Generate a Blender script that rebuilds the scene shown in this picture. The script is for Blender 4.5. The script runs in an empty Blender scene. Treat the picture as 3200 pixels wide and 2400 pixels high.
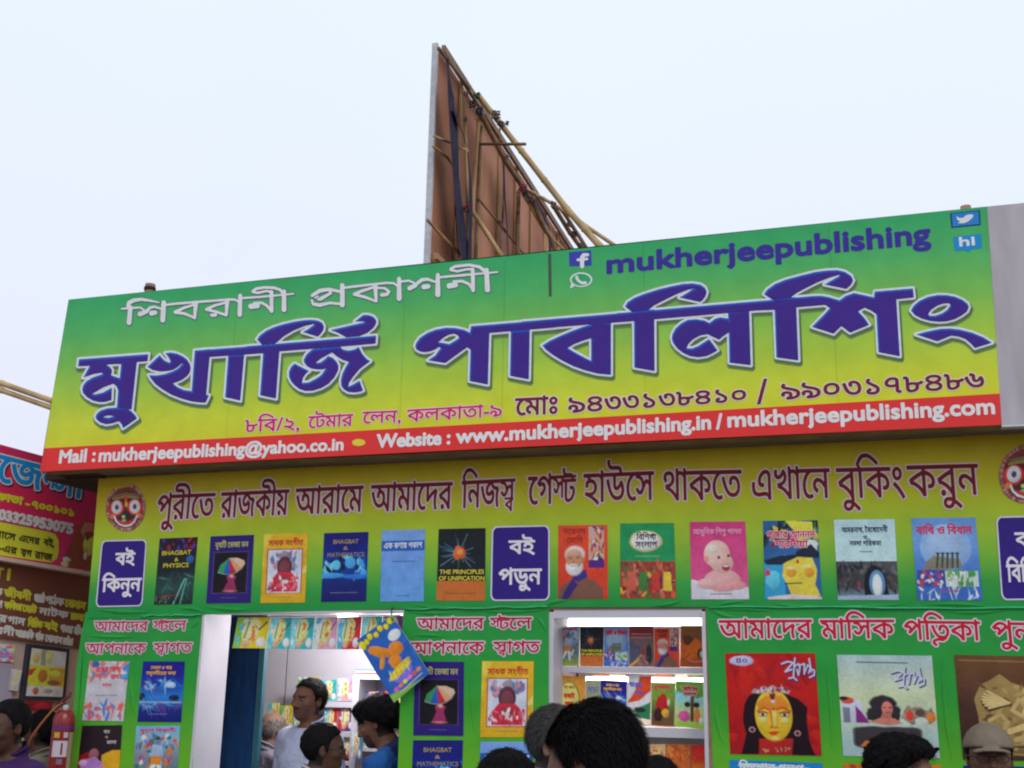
import bpy, math, random
import numpy as np
from mathutils import Vector, Matrix

random.seed(7); rng = np.random.default_rng(7)
scene = bpy.context.scene

# ------------------------------------------------------------------ camera
FOC = 3609.0                       # focal length in photo pixels (photo 3200 x 2400)
def _n(v):
    v = np.array(v, float); return v / np.linalg.norm(v)
ZC = _n((250, -13600, FOC)); XC = _n((11300, -750, -FOC)); XC = _n(XC - ZC * XC.dot(ZC)); YC = np.cross(ZC, XC)
RW = np.array([XC, YC, ZC])        # camera (right, down, forward) -> world (x along the stall, y into it, z up)
EYE = np.array([0.0, 0.0, 1.65])
cam = bpy.data.cameras.new('camera'); cam.sensor_width = 36; cam.lens = 36 * FOC / 3200
cam.clip_start = 0.05; cam.clip_end = 600
camo = bpy.data.objects.new('camera', cam); scene.collection.objects.link(camo); scene.camera = camo
right, up, back = RW @ np.array([1, 0, 0]), RW @ np.array([0, -1, 0]), RW @ np.array([0, 0, -1])
M = Matrix.Identity(4)
for i in range(3):
    M[i][0], M[i][1], M[i][2], M[i][3] = right[i], up[i], back[i], EYE[i]
camo.matrix_world = M

# ------------------------------------------------------------------ sky, sun, exposure
SUN_EL, SUN_AZ = 42, 140
world = bpy.data.worlds.new('World'); scene.world = world; world.use_nodes = True
wt = world.node_tree; wt.nodes.clear()
wo = wt.nodes.new('ShaderNodeOutputWorld'); bg = wt.nodes.new('ShaderNodeBackground')
sk = wt.nodes.new('ShaderNodeTexSky'); sk.sky_type = 'NISHITA'; sk.sun_disc = False
sk.sun_elevation = math.radians(SUN_EL); sk.sun_rotation = math.radians(SUN_AZ); sk.dust_density = 4; sk.air_density = 1.5
tc = wt.nodes.new('ShaderNodeTexCoord'); sp = wt.nodes.new('ShaderNodeSeparateXYZ')
rmp = wt.nodes.new('ShaderNodeValToRGB'); nz = wt.nodes.new('ShaderNodeTexNoise'); nz.inputs['Scale'].default_value = 1.1; nz.inputs['Detail'].default_value = 4
mp = wt.nodes.new('ShaderNodeMix'); mp.data_type = 'RGBA'
# an even overcast deck (per unit of background strength 0.1), with the clear-sky colour showing faintly through
for e, (p, c) in zip([0, 1], [(0.0, (7.6, 7.9, 9.6, 1)), (0.75, (9.0, 10.2, 10.9, 1))]):
    el = rmp.color_ramp.elements[e]; el.position = p; el.color = c
e2 = rmp.color_ramp.elements.new(0.22); e2.color = (8.6, 8.9, 10.4, 1)
e3 = rmp.color_ramp.elements.new(0.45); e3.color = (8.8, 9.6, 10.7, 1)
wt.links.new(tc.outputs['Generated'], sp.inputs[0]); wt.links.new(sp.outputs['Z'], rmp.inputs[0])
wt.links.new(tc.outputs['Generated'], nz.inputs['Vector'])
mul = wt.nodes.new('ShaderNodeMapRange'); mul.inputs['To Min'].default_value = 0.93; mul.inputs['To Max'].default_value = 1.05
wt.links.new(nz.outputs['Fac'], mul.inputs['Value'])
vm = wt.nodes.new('ShaderNodeVectorMath'); vm.operation = 'SCALE'
wt.links.new(rmp.outputs[0], vm.inputs[0]); wt.links.new(mul.outputs[0], vm.inputs['Scale'])
mp.inputs['Factor'].default_value = 0.93
wt.links.new(sk.outputs[0], mp.inputs['A']); wt.links.new(vm.outputs[0], mp.inputs['B'])
wt.links.new(mp.outputs['Result'], bg.inputs['Color']); bg.inputs['Strength'].default_value = 0.1
wt.links.new(bg.outputs[0], wo.inputs[0])
sl = bpy.data.lights.new('sun', 'SUN'); sl.energy = 0.7; sl.angle = math.radians(30); sl.color = (1, 0.96, 0.9)
so = bpy.data.objects.new('sun', sl); scene.collection.objects.link(so)
so.rotation_euler = Vector((-math.sin(math.radians(SUN_AZ)) * math.cos(math.radians(SUN_EL)) * -1, -math.cos(math.radians(SUN_AZ)) * math.cos(math.radians(SUN_EL)) * -1, math.sin(math.radians(SUN_EL)))).to_track_quat('Z', 'Y').to_euler()
scene.cycles.filter_width = 2.1
scene.view_settings.view_transform = 'Standard'; scene.view_settings.look = 'None'
scene.view_settings.exposure = 0.0; scene.view_settings.gamma = 1; scene.view_settings.use_curve_mapping = False

# ------------------------------------------------------------------ small helpers
def srgb(c):
    c = np.array(c, float) / 255
    return np.where(c <= 0.04045, c / 12.92, ((c + 0.055) / 1.055) ** 2.4)
KF = 0.78                                  # photo value of a white print in this daylight
def col(r, g, b, k=KF):
    l = np.clip(srgb((r, g, b)) / k, 0.004, 0.85)
    return (float(l[0]), float(l[1]), float(l[2]))
COLL = scene.collection
def link(name, me, parent=None, mat=None):
    o = bpy.data.objects.new(name, me); COLL.objects.link(o)
    if parent is not None: o.parent = parent
    if mat is not None and me is not None and hasattr(me, 'materials') and not me.materials:
        me.materials.append(mat)
    return o
def mesh(name, v, f, parent=None, mat=None, smooth=False):
    me = bpy.data.meshes.new(name); me.from_pydata([tuple(map(float, p)) for p in v], [], f); me.update()
    if smooth: me.shade_smooth()
    return link(name, me, parent, mat)
def thing(name, label, cat, group=None, loc=(0, 0, 0)):
    o = bpy.data.objects.new(name, None); COLL.objects.link(o); o.empty_display_size = 0.1
    o['label'] = label; o['category'] = cat
    if group: o['group'] = group
    return o
def tag(o, label, cat, group=None):
    o['label'] = label; o['category'] = cat
    if group: o['group'] = group
    return o
def struct(o): o['kind'] = 'structure'; return o

def make_mat(name, color, rough=0.6, noise=0.0, scale=8.0, bump=0.0, bscale=30.0, metal=0.0, spec=0.35, stretch=(1, 1, 1), dark=None, detail=5):
    m = bpy.data.materials.new(name); m.use_nodes = True; t = m.node_tree; b = t.nodes['Principled BSDF']
    b.inputs['Roughness'].default_value = rough; b.inputs['Metallic'].default_value = metal
    b.inputs['Specular IOR Level'].default_value = spec
    g = t.nodes.new('ShaderNodeNewGeometry'); mpn = t.nodes.new('ShaderNodeMapping'); mpn.inputs['Scale'].default_value = stretch
    t.links.new(g.outputs['Position'], mpn.inputs['Vector'])
    n = t.nodes.new('ShaderNodeTexNoise'); n.inputs['Scale'].default_value = scale; n.inputs['Detail'].default_value = detail
    t.links.new(mpn.outputs[0], n.inputs['Vector'])
    r = t.nodes.new('ShaderNodeValToRGB'); c = color; d = dark or tuple(x * (1 - noise) for x in c)
    u = c if dark else tuple(min(1, x * (1 + noise * 0.6)) for x in c)
    r.color_ramp.elements[0].color = (*d, 1); r.color_ramp.elements[1].color = (*u, 1)
    r.color_ramp.elements[0].position = 0.3; r.color_ramp.elements[1].position = 0.7
    t.links.new(n.outputs['Fac'], r.inputs[0]); t.links.new(r.outputs[0], b.inputs['Base Color'])
    if bump:
        n2 = t.nodes.new('ShaderNodeTexNoise'); n2.inputs['Scale'].default_value = bscale; n2.inputs['Detail'].default_value = 4
        t.links.new(mpn.outputs[0], n2.inputs['Vector'])
        bp = t.nodes.new('ShaderNodeBump'); bp.inputs['Strength'].default_value = bump; bp.inputs['Distance'].default_value = 0.02
        t.links.new(n2.outputs['Fac'], bp.inputs['Height']); t.links.new(bp.outputs[0], b.inputs['Normal'])
    return m
def attr_mat(name, rough=0.42, noise=0.12, nscale=60, spec=0.35, bump=0.0, bscale=6, bdist=.03):
    """material that takes its base colour from the mesh's printed colours"""
    m = bpy.data.materials.new(name); m.use_nodes = True; t = m.node_tree; b = t.nodes['Principled BSDF']
    a = t.nodes.new('ShaderNodeAttribute'); a.attribute_name = 'Col'
    g = t.nodes.new('ShaderNodeNewGeometry'); n = t.nodes.new('ShaderNodeTexNoise'); n.inputs['Scale'].default_value = nscale
    n.inputs['Detail'].default_value = 3
    t.links.new(g.outputs['Position'], n.inputs['Vector'])
    mr = t.nodes.new('ShaderNodeMapRange'); mr.inputs['From Min'].default_value = 0.3; mr.inputs['From Max'].default_value = 0.7
    mr.inputs['To Min'].default_value = 1 - noise; mr.inputs['To Max'].default_value = 1 + noise
    t.links.new(n.outputs['Fac'], mr.inputs['Value'])
    v = t.nodes.new('ShaderNodeVectorMath'); v.operation = 'SCALE'
    t.links.new(a.outputs['Color'], v.inputs[0]); t.links.new(mr.outputs[0], v.inputs['Scale'])
    t.links.new(v.outputs[0], b.inputs['Base Color'])
    b.inputs['Roughness'].default_value = rough; b.inputs['Specular IOR Level'].default_value = spec
    if bump:
        n2 = t.nodes.new('ShaderNodeTexNoise'); n2.inputs['Scale'].default_value = bscale; n2.inputs['Detail'].default_value = 3
        t.links.new(g.outputs['Position'], n2.inputs['Vector'])
        bp = t.nodes.new('ShaderNodeBump'); bp.inputs['Strength'].default_value = bump; bp.inputs['Distance'].default_value = bdist
        t.links.new(n2.outputs['Fac'], bp.inputs['Height']); t.links.new(bp.outputs[0], b.inputs['Normal'])
    return m
def emit_mat(name, color, strength):
    m = bpy.data.materials.new(name); m.use_nodes = True; t = m.node_tree; t.nodes.clear()
    o = t.nodes.new('ShaderNodeOutputMaterial'); e = t.nodes.new('ShaderNodeEmission')
    e.inputs[0].default_value = (*color, 1); e.inputs[1].default_value = strength; t.links.new(e.outputs[0], o.inputs[0]); return m
def set_cols(me, cols):
    a = me.color_attributes.new('Col', 'FLOAT_COLOR', 'POINT')
    c = np.ones((len(me.vertices), 4), np.float32); c[:, :3] = np.asarray(cols, np.float32); a.data.foreach_set('color', c.ravel())

M_PRINT = attr_mat('printed_flex', 0.5, 0.05, 40, 0.12, .35, 2.4, .05)
M_COVER = attr_mat('printed_cover', 0.42, 0.05, 55, 0.2, .35, 2.4, .05)
M_SKIN = attr_mat('skin', 0.55, 0.06, 90, 0.35)
M_CLOTH = attr_mat('woven_cloth', 0.85, 0.10, 14, 0.15, 0.3, 25)
M_HAIR = attr_mat('hair_fibres', 0.7, 0.25, 160, 0.08)

# ------------------------------------------------------------------ planes seen in the photo
def ray(px, py):
    d = np.stack([np.asarray(px, float) - 1600, np.asarray(py, float) - 1200, np.full(np.shape(px), FOC)], -1)
    return d @ RW.T
def at_depth(px, py, z): return EYE + ray(px, py) * (z / FOC)
class Plane:
    def __init__(s, o, n):
        s.o = np.array(o, float); s.n = _n(n)
        if s.n.dot(EYE - s.o) < 0: s.n = -s.n          # normal faces the viewer's side
    def at(s, px, py, lift=0.0):
        r = ray(px, py); t = ((s.o + s.n * lift - EYE) @ s.n) / (r @ s.n)
        return EYE + r * t[..., None] if np.ndim(t) else EYE + r * t
    def pts(s, P, lift=0.0):
        P = np.asarray(P, float); return s.at(P[:, 0], P[:, 1], lift)
WY, FY = 5.08, 4.87
WALL = Plane((0, WY, 0), (0, -1, 0)); FASC = Plane((0, FY, 0), (0, -1, 0))
def prism(name, plane, P, thick, parent=None, mat=None, lift=0.0):
    """a sheet or board: photo outline on its plane, real thickness behind it"""
    a = plane.pts(P, lift); b = a - plane.n * thick; n = len(P)
    f = [list(range(n)), [2 * n - 1 - i for i in range(n)]] + [[i, i + n, (i + 1) % n + n, (i + 1) % n] for i in range(n)]
    return mesh(name, np.vstack([a, b]), f, parent, mat)
def box(name, x0, x1, y0, y1, z0, z1, parent=None, mat=None, bev=0.0):
    v = [(x, y, z) for x in (x0, x1) for y in (y0, y1) for z in (z0, z1)]
    f = [(0, 1, 3, 2), (4, 6, 7, 5), (0, 4, 5, 1), (2, 3, 7, 6), (0, 2, 6, 4), (1, 5, 7, 3)]
    o = mesh(name, v, f, parent, mat)
    if bev:
        m = o.modifiers.new('bevel', 'BEVEL'); m.width = bev; m.segments = 2
    return o
def tube(name, pts, r, parent=None, mat=None, seg=8, jit=0.0, knots=0.0):
    """round bar along a polyline; r may be a list; knots adds bamboo rings every so many metres"""
    P = [Vector(p) for p in pts]; R = list(r) if hasattr(r, '__len__') else [r] * len(P)
    if knots:
        Q, S = [], []
        for i in range(len(P) - 1):
            L = (P[i + 1] - P[i]).length; k = max(1, int(L / knots))
            for j in range(k):
                for (tt, m) in ((0.0, 1.0), (0.04, 1.22), (0.08, 1.0), (0.5, 0.95)):
                    t = (j + tt) / k
                    Q.append(P[i].lerp(P[i + 1], t) + Vector([random.uniform(-jit, jit) for _ in range(3)])); S.append((R[i] * (1 - t) + R[i + 1] * t) * m)
        Q.append(P[-1]); S.append(R[-1]); P, R = Q, S
    v, f = [], []; n = len(P)
    for i in range(n):
        d = (P[min(i + 1, n - 1)] - P[max(i - 1, 0)]).normalized()
        u = d.orthogonal().normalized() if i == 0 else (u - d * u.dot(d)).normalized()
        w = d.cross(u)
        for k in range(seg):
            a = 2 * math.pi * k / seg; v.append(P[i] + (u * math.cos(a) + w * math.sin(a)) * R[i])
    for i in range(n - 1):
        for k in range(seg):
            f.append((i * seg + k, i * seg + (k + 1) % seg, (i + 1) * seg + (k + 1) % seg, (i + 1) * seg + k))
    f.append(list(range(seg))[::-1]); f.append([(n - 1) * seg + k for k in range(seg)])
    return mesh(name, v, f, parent, mat, True)

# ------------------------------------------------------------------ lettering: glyph outlines -> distance field -> flat mesh
_cc = {}
def contours(s):
    if s in _cc: return _cc[s]
    c = bpy.data.curves.new('t', 'FONT'); c.body = s; c.size = 1; c.fill_mode = 'NONE'; c.resolution_u = 4
    o = bpy.data.objects.new('t', c); COLL.objects.link(o)
    me = bpy.data.meshes.new_from_object(o.evaluated_get(bpy.context.evaluated_depsgraph_get()))
    n = len(me.vertices); co = np.zeros(n * 3); me.vertices.foreach_get('co', co); co = co.reshape(-1, 3)[:, :2]
    out, start = [], 0
    for e in me.edges:
        a, b = e.vertices
        if abs(a - b) != 1:
            lo, hi = min(a, b), max(a, b)
            if lo == start: out.append(co[lo:hi + 1].copy()); start = hi + 1
    bpy.data.objects.remove(o); bpy.data.curves.remove(c); bpy.data.meshes.remove(me)
    _cc[s] = out; return out
def advance(s):
    if not s: return 0
    return contours(s + '|')[-1][:, 0].min() - contours('|')[-1][:, 0].min()
def _disc(pts, r, sign):
    """a fat stroke as same-winding pieces"""
    out = []
    for i in range(len(pts) - 1):
        a, b = np.array(pts[i], float), np.array(pts[i + 1], float); d = b - a; L = np.hypot(*d) + 1e-9; t = math.atan2(d[1], d[0])
        an = [t + math.pi / 2 + k * math.pi / 5 for k in range(6)]; an2 = [t - math.pi / 2 + k * math.pi / 5 for k in range(6)]
        p = np.array([a + r * np.array((math.cos(x), math.sin(x))) for x in an] + [b + r * np.array((math.cos(x), math.sin(x))) for x in an2])
        out.append(p if sign > 0 else p[::-1])
    return out
def _area(p): return 0.5 * np.sum(p[:, 0] * np.roll(p[:, 1], -1) - np.roll(p[:, 0], -1) * p[:, 1])
RA = [(0.53, 0.07), (0.42, 0.0), (0.24, 0.02), (0.1, -0.03), (0.07, -0.1), (0.16, -0.17)]
import re
_CON = '[\u0995-\u09b9\u09dc-\u09dfPSTRN]'
def visual(s):
    for a, b in (('\u09a1\u09bc', '\u09dc'), ('\u09a2\u09bc', '\u09dd'), ('\u09af\u09bc', '\u09df')): s = s.replace(a, b)
    s = re.sub('(' + _CON + ')\u09cb', '\u09c7\\1\u09be', s)
    return re.sub('(' + _CON + ')([\u09bf\u09c7\u09c8])', '\\2\\1', s)
def layout(s):
    """Bengali conjuncts are written with capitals: P pra, S sba, T sta, R tra, N nsa, J reph"""
    s = visual(s); out, pen, run = [], 0.0, ''
    sg = 1 if _area(max(contours('ব'), key=lambda c: abs(_area(c)))) > 0 else -1
    def flush():
        nonlocal pen, run
        if run:
            for c in contours(run): out.append(c + (pen, 0))
            pen += advance(run); run = ''
    def put(ch, sx, sy, dx, dy):
        for c in contours(ch): out.append(c * (sx, sy) + (pen + dx, dy))
    if not any(ch in 'PSTRNJ' for ch in s) or any('a' <= ch <= 'z' for ch in s) or not any(ord(ch) > 0x900 for ch in s):
        run = s; flush(); return out
    for ch in s:
        if ch == 'P': flush(); put('প', 1, 1, 0, 0); out += [c + (pen, 0) for c in _disc(RA, 0.035, sg)]; pen += advance('প')
        elif ch == 'R': flush(); put('ত', 1, 1, 0, 0); out += [c + (pen, 0) for c in _disc(RA, 0.035, sg)]; pen += advance('ত')
        elif ch == 'S': flush(); put('স', 1, 0.8, 0, 0.124); put('ব', 0.62, 0.5, advance('স') - 0.45, -0.12); pen += advance('স')
        elif ch == 'T': flush(); put('স', 0.66, 0.8, 0, 0.124); put('ট', 0.92, 0.86, 0.62 * advance('স') - 0.03, 0.0); w_ = 0.62 * advance('স') + 0.84 * advance('ট'); q_ = np.array([(0, .572), (w_ + .02, .572), (w_ + .02, .622), (0, .622)]) + (pen, 0); out.append(q_ if sg > 0 else q_[::-1]); pen += w_
        elif ch == 'N': flush(); put('ন', 0.6, 0.8, 0, 0.124); put('স', 0.85, 0.9, 0.5 * advance('ন'), 0.0); pen += 0.5 * advance('ন') + 0.85 * advance('স')
        elif ch == 'J': flush(); out += [c + (pen - 0.25, 0) for c in _disc([(-0.22, 0.76), (-0.1, 0.74), (0.0, 0.84), (0.06, 0.66), (-0.12, 0.64)], 0.035, sg)]
        else: run += ch
    flush(); return out

class Field:
    """signed distance (inside positive) on a pixel-spaced grid"""
    def __init__(s, x0, y0, x1, y1, cell):
        s.x0, s.y0, s.c = x0, y0, cell; s.nx = int((x1 - x0) / cell) + 2; s.ny = int((y1 - y0) / cell) + 2
        s.f = np.full((s.ny, s.nx), -1e3, np.float32)
    def window(s, lo, hi, m):
        i0 = max(0, int((lo[0] - m - s.x0) / s.c)); i1 = min(s.nx, int((hi[0] + m - s.x0) / s.c) + 2)
        j0 = max(0, int((lo[1] - m - s.y0) / s.c)); j1 = min(s.ny, int((hi[1] + m - s.y0) / s.c) + 2)
        X, Y = np.meshgrid(s.x0 + np.arange(i0, i1) * s.c, s.y0 + np.arange(j0, j1) * s.c); return i0, i1, j0, j1, X, Y
    @staticmethod
    def sd(X, Y, cons):
        d2 = np.full(X.shape, 1e12, np.float32); w = np.zeros(X.shape, np.int16)
        for c in cons:
            a = c; b = np.roll(c, -1, 0)
            for (ax, ay), (bx, by) in zip(a, b):
                ex, ey = bx - ax, by - ay; L = ex * ex + ey * ey
                if L < 1e-12: continue
                wx, wy = X - ax, Y - ay; t = np.clip((wx * ex + wy * ey) / L, 0, 1)
                d2 = np.minimum(d2, (wx - ex * t) ** 2 + (wy - ey * t) ** 2)
                cr = ex * wy - ey * wx
                if ey > 0: w += ((Y >= ay) & (Y < by) & (cr > 0)).astype(np.int16)
                elif ey < 0: w -= ((Y < ay) & (Y >= by) & (cr < 0)).astype(np.int16)
        return np.sqrt(d2) * np.where(w != 0, 1, -1)
    def add(s, cons, neg=(), m=14):
        al = np.vstack(cons); i0, i1, j0, j1, X, Y = s.window(al.min(0), al.max(0), m)
        if i1 <= i0 or j1 <= j0: return
        v = s.sd(X, Y, cons)
        for n in neg: v = np.minimum(v, -s.sd(X, Y, [n]))
        s.f[j0:j1, i0:i1] = np.maximum(s.f[j0:j1, i0:i1], v)
    def stroke(s, P, m=10):
        P = np.array(P, float); i0, i1, j0, j1, X, Y = s.window(P[:, :2].min(0), P[:, :2].max(0), m + P[:, 2].max()); v = np.full(X.shape, -1e3)
        for a, b in zip(P[:-1], P[1:]):
            e = b[:2] - a[:2]; L = e @ e + 1e-9; wx, wy = X - a[0], Y - a[1]; t = np.clip((wx * e[0] + wy * e[1]) / L, 0, 1)
            v = np.maximum(v, a[2] + (b[2] - a[2]) * t - np.hypot(wx - e[0] * t, wy - e[1] * t))
        s.f[j0:j1, i0:i1] = np.maximum(s.f[j0:j1, i0:i1], v)
    def polys(s, off=0.0, dx=0.0, dy=0.0):
        F = s.f + off; ins = F > 0; V, Fc, key = [], [], {}
        def vid(k, p):
            if k not in key: key[k] = len(V); V.append(p)
            return key[k]
        x0, y0, c = s.x0 + dx, s.y0 + dy, s.c
        full = ins[:-1, :-1] & ins[1:, :-1] & ins[:-1, 1:] & ins[1:, 1:]
        anyc = ins[:-1, :-1] | ins[1:, :-1] | ins[:-1, 1:] | ins[1:, 1:]
        for j in range(full.shape[0]):
            row = full[j]
            if row.any():
                d = np.diff(np.concatenate([[0], row.view(np.int8), [0]])); st, en = np.where(d == 1)[0], np.where(d == -1)[0]
                for a, b in zip(st, en):
                    Fc.append([vid(('c', j, a), (x0 + a * c, y0 + j * c)), vid(('c', j, b), (x0 + b * c, y0 + j * c)),
                               vid(('c', j + 1, b), (x0 + b * c, y0 + (j + 1) * c)), vid(('c', j + 1, a), (x0 + a * c, y0 + (j + 1) * c))])
        for j, i in zip(*np.where(anyc & ~full)):
            q = [(j, i), (j, i + 1), (j + 1, i + 1), (j + 1, i)]; pol = []
            for k in range(4):
                a, b = q[k], q[(k + 1) % 4]; fa, fb = F[a], F[b]
                if fa > 0: pol.append(vid(('c', *a), (x0 + a[1] * c, y0 + a[0] * c)))
                if (fa > 0) != (fb > 0):
                    t = fa / (fa - fb); pol.append(vid(('e', min(a, b), max(a, b)), (x0 + (a[1] + (b[1] - a[1]) * t) * c, y0 + (a[0] + (b[0] - a[0]) * t) * c)))
            if len(pol) >= 3: Fc.append(pol)
        return np.array(V) if V else np.zeros((0, 2)), Fc
DOWN = lambda x, y: _n((-(1850 - x), (y + 12400))) if True else None       # image direction of "straight down" on vertical things
def word_contours(s, p0, p1, h0, h1=None, down=None, base=False):
    """place a word: matra (or, base=True, the baseline) runs from p0 to p1, letters h px tall"""
    C = layout(s); A = np.vstack(C); x0, x1 = A[:, 0].min(), A[:, 0].max(); h1 = h1 or h0; out = []
    top = 0.622 if not base else 0.0; unit = 0.622 if not base else 0.70
    for c in C:
        u = (c[:, 0] - x0) / (x1 - x0 + 1e-9); v = (top - c[:, 1]) / unit
        bx = p0[0] + (p1[0] - p0[0]) * u; by = p0[1] + (p1[1] - p0[1]) * u; h = (h0 + (h1 - h0) * u) * v
        if down is None: dx = -(1850 - bx) / (by + 12400); dy = 1.0
        else: dx, dy = down
        out.append(np.stack([bx + dx * h, by + dy * h], -1))
    return out
def words_field(words, cell=1.2, pad=14, down=None):
    CC = [word_contours(*w[:4], **({'h1': w[4]} if len(w) > 4 and w[4] else {}), base=(len(w) > 5 and w[5]), down=down) for w in words]
    A = np.vstack([c for cs in CC for c in cs]); F = Field(A[:, 0].min() - pad, A[:, 1].min() - pad, A[:, 0].max() + pad, A[:, 1].max() + pad, cell)
    for cs in CC:
        # group overlapping contours so each window stays small
        cs = sorted(cs, key=lambda c: c[:, 0].min()); grp, hi = [cs[0]], cs[0][:, 0].max()
        for c in cs[1:]:
            if c[:, 0].min() <= hi - 1e-6 and len(grp) < 6 or c[:, 0].max() < hi: grp.append(c); hi = max(hi, c[:, 0].max())
            else: F.add(grp, m=pad - 2); grp = [c]; hi = c[:, 0].max()
        F.add(grp, m=pad - 2)
    return F
class Sheet:
    """printed layers on a plane, gathered into one mesh with printed colours"""
    def __init__(s, plane, lift=0.0012, step=0.0006): s.l0 = lift; s.p, s.l, s.st, s.V, s.F, s.C = plane, lift, step, [], [], []
    def raw(s, V, F, color, keep=False):
        if len(V) == 0: return
        n = sum(len(v) for v in s.V); s.V.append(s.p.pts(V, s.l)); s.F += [[i + n for i in f] for f in F]
        s.C.append(np.tile(color, (len(V), 1)) if np.ndim(color) == 1 else color)
        if not keep: s.l += s.st
    def field(s, F, color, off=0.0, dx=0.0, dy=0.0): V, f = F.polys(off, dx, dy); s.raw(V, f, color)
    def build(s, name, parent=None, mat=None):
        me = bpy.data.meshes.new(name); me.from_pydata(np.vstack(s.V).tolist(), [], s.F); me.update(); set_cols(me, np.vstack(s.C))
        return link(name, me, parent, mat or M_PRINT)
def vnoise(h, w, cell, seed):
    """smooth value noise in 0..1"""
    r = np.random.default_rng(seed); gy, gx = int(h / cell) + 3, int(w / cell) + 3; g = r.random((gy, gx))
    y, x = np.arange(h) / cell, np.arange(w) / cell; y0, x0 = y.astype(int), x.astype(int); fy, fx = (y - y0), (x - x0); fy = (fy * fy * (3 - 2 * fy))[:, None]; fx = (fx * fx * (3 - 2 * fx))[None]
    a = g[y0][:, x0]; b = g[y0][:, x0 + 1]; c = g[y0 + 1][:, x0]; d = g[y0 + 1][:, x0 + 1]
    return (a * (1 - fx) + b * fx) * (1 - fy) + (c * (1 - fx) + d * fx) * fy
class Art(Sheet):
    """a printed picture inside a photo quad (tl, tr, br, bl): painted as soft-edged colour on a fine vertex grid,
    with its lettering as crisp flat outlines above it"""
    seed = 0
    def __init__(s, plane, quad, lift=0.0014, step=0.00005, k=KF, vector=False, res=2.0):
        super().__init__(plane, lift, step); s.l += .0005; s.q = np.array(quad, float); s.k = k; s.vec = vector; Art.seed += 1; s.sd_ = Art.seed
        q = s.q; w = (np.hypot(*(q[1] - q[0])) + np.hypot(*(q[2] - q[3]))) / 2; h = (np.hypot(*(q[3] - q[0])) + np.hypot(*(q[2] - q[1]))) / 2
        s.w, s.h = max(10, int(w / res)) + 1, max(10, int(h / res)) + 1; s.asp = h / w
        s.u, s.v = np.meshgrid(np.linspace(0, 1, s.w), np.linspace(0, 1, s.h)); s.im = np.zeros((s.h, s.w, 3)); s.al = np.zeros((s.h, s.w)); s.px = 1.0 / s.w; s.soft = 1.5
        s.wob = (vnoise(s.h, s.w, max(4, s.w / 9), s.sd_) - .5) * .012
    def m(s, U):
        U = np.asarray(U, float); u, v = U[:, :1], U[:, 1:]; a, b, c, d = s.q
        return (1 - u) * (1 - v) * a + u * (1 - v) * b + u * v * c + (1 - u) * v * d
    def c(s, c): return col(*c, k=s.k)
    def blend(s, a, c):
        a = a[..., None] if a.ndim == 2 else a; s.im = s.im * (1 - a) + np.asarray(c) * a; s.al = np.maximum(s.al, a[..., 0])
    def poly(s, U, c, keep=False, shade=.10):
        if s.vec: s.raw(s.m(U), [list(range(len(U)))], s.c(c), keep); return s
        P = np.array(U, float) * (1, s.asp); d = Field.sd(s.u + s.wob, s.v * s.asp + s.wob, [P]); a = np.clip(d / (s.px * s.soft) + .5, 0, 1)
        cy = P[:, 1].mean(); hh = max(P[:, 1].max() - P[:, 1].min(), 1e-3); sh = 1 + shade * 1.6 * np.clip((cy - s.v * s.asp) / hh, -.6, .6)
        s.blend(a, np.array(s.c(c))[None, None] * sh[..., None]); return s
    def rect(s, u0, v0, u1, v1, c, keep=False):
        if s.vec: return s.poly([(u0, v0), (u1, v0), (u1, v1), (u0, v1)], c, keep)
        a = ((s.u >= u0 - 1e-6) & (s.u <= u1 + 1e-6) & (s.v >= v0 - 1e-6) & (s.v <= v1 + 1e-6)).astype(float); s.blend(a, s.c(c)); return s
    def grad(s, u0, v0, u1, v1, cs):
        a = ((s.u >= u0 - 1e-6) & (s.u <= u1 + 1e-6) & (s.v >= v0 - 1e-6) & (s.v <= v1 + 1e-6)).astype(float); C = np.array([s.c(x) for x in cs]); t = np.clip((s.v - v0) / (v1 - v0 + 1e-9), 0, 1) * (len(cs) - 1)
        s.blend(a, np.stack([np.interp(t, np.arange(len(cs)), C[:, i]) for i in range(3)], -1)); return s
    def ell(s, u, v, a, b, c, n=18, rot=0, rag=0.0, keep=False, soft=None):
        x = s.u - u; y = s.v - v; co, si = math.cos(rot), math.sin(rot); x1 = (x * co + y * si) / a; y1 = (-x * si + y * co) / b; r = np.sqrt(x1 * x1 + y1 * y1)
        if rag: t = np.arctan2(y1, x1); ph = random.uniform(0, 6); r = r * (1 + rag * .5 * (np.sin(3 * t + ph) * .5 + np.sin(5 * t + 2 * ph) * .35 + np.sin(9 * t + ph * 3) * .25))
        m_ = min(a, b * s.asp); al = np.clip((1 - r) * m_ / (s.px * (soft or s.soft)) + .5, 0, 1); big = min(1, m_ / .06)
        sh = 1 + .22 * big * np.clip(-(x1 * .45 + y1 * .75), -1, 1) + .10 * big * np.clip(.6 - r, -.5, .6)
        s.blend(al, np.array(s.c(c))[None, None] * sh[..., None]); return s
    def blobs(s, u0, v0, u1, v1, n, cs, a=0.06, b=0.05, rag=0.4):
        n = int(n * 1.6)
        for i in range(n): s.ell(random.uniform(u0, u1), random.uniform(v0, v1), a * random.uniform(.3, 1.0), b * random.uniform(.3, 1.0), random.choice(cs), 9, random.uniform(0, 3), rag)
        return s
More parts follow.
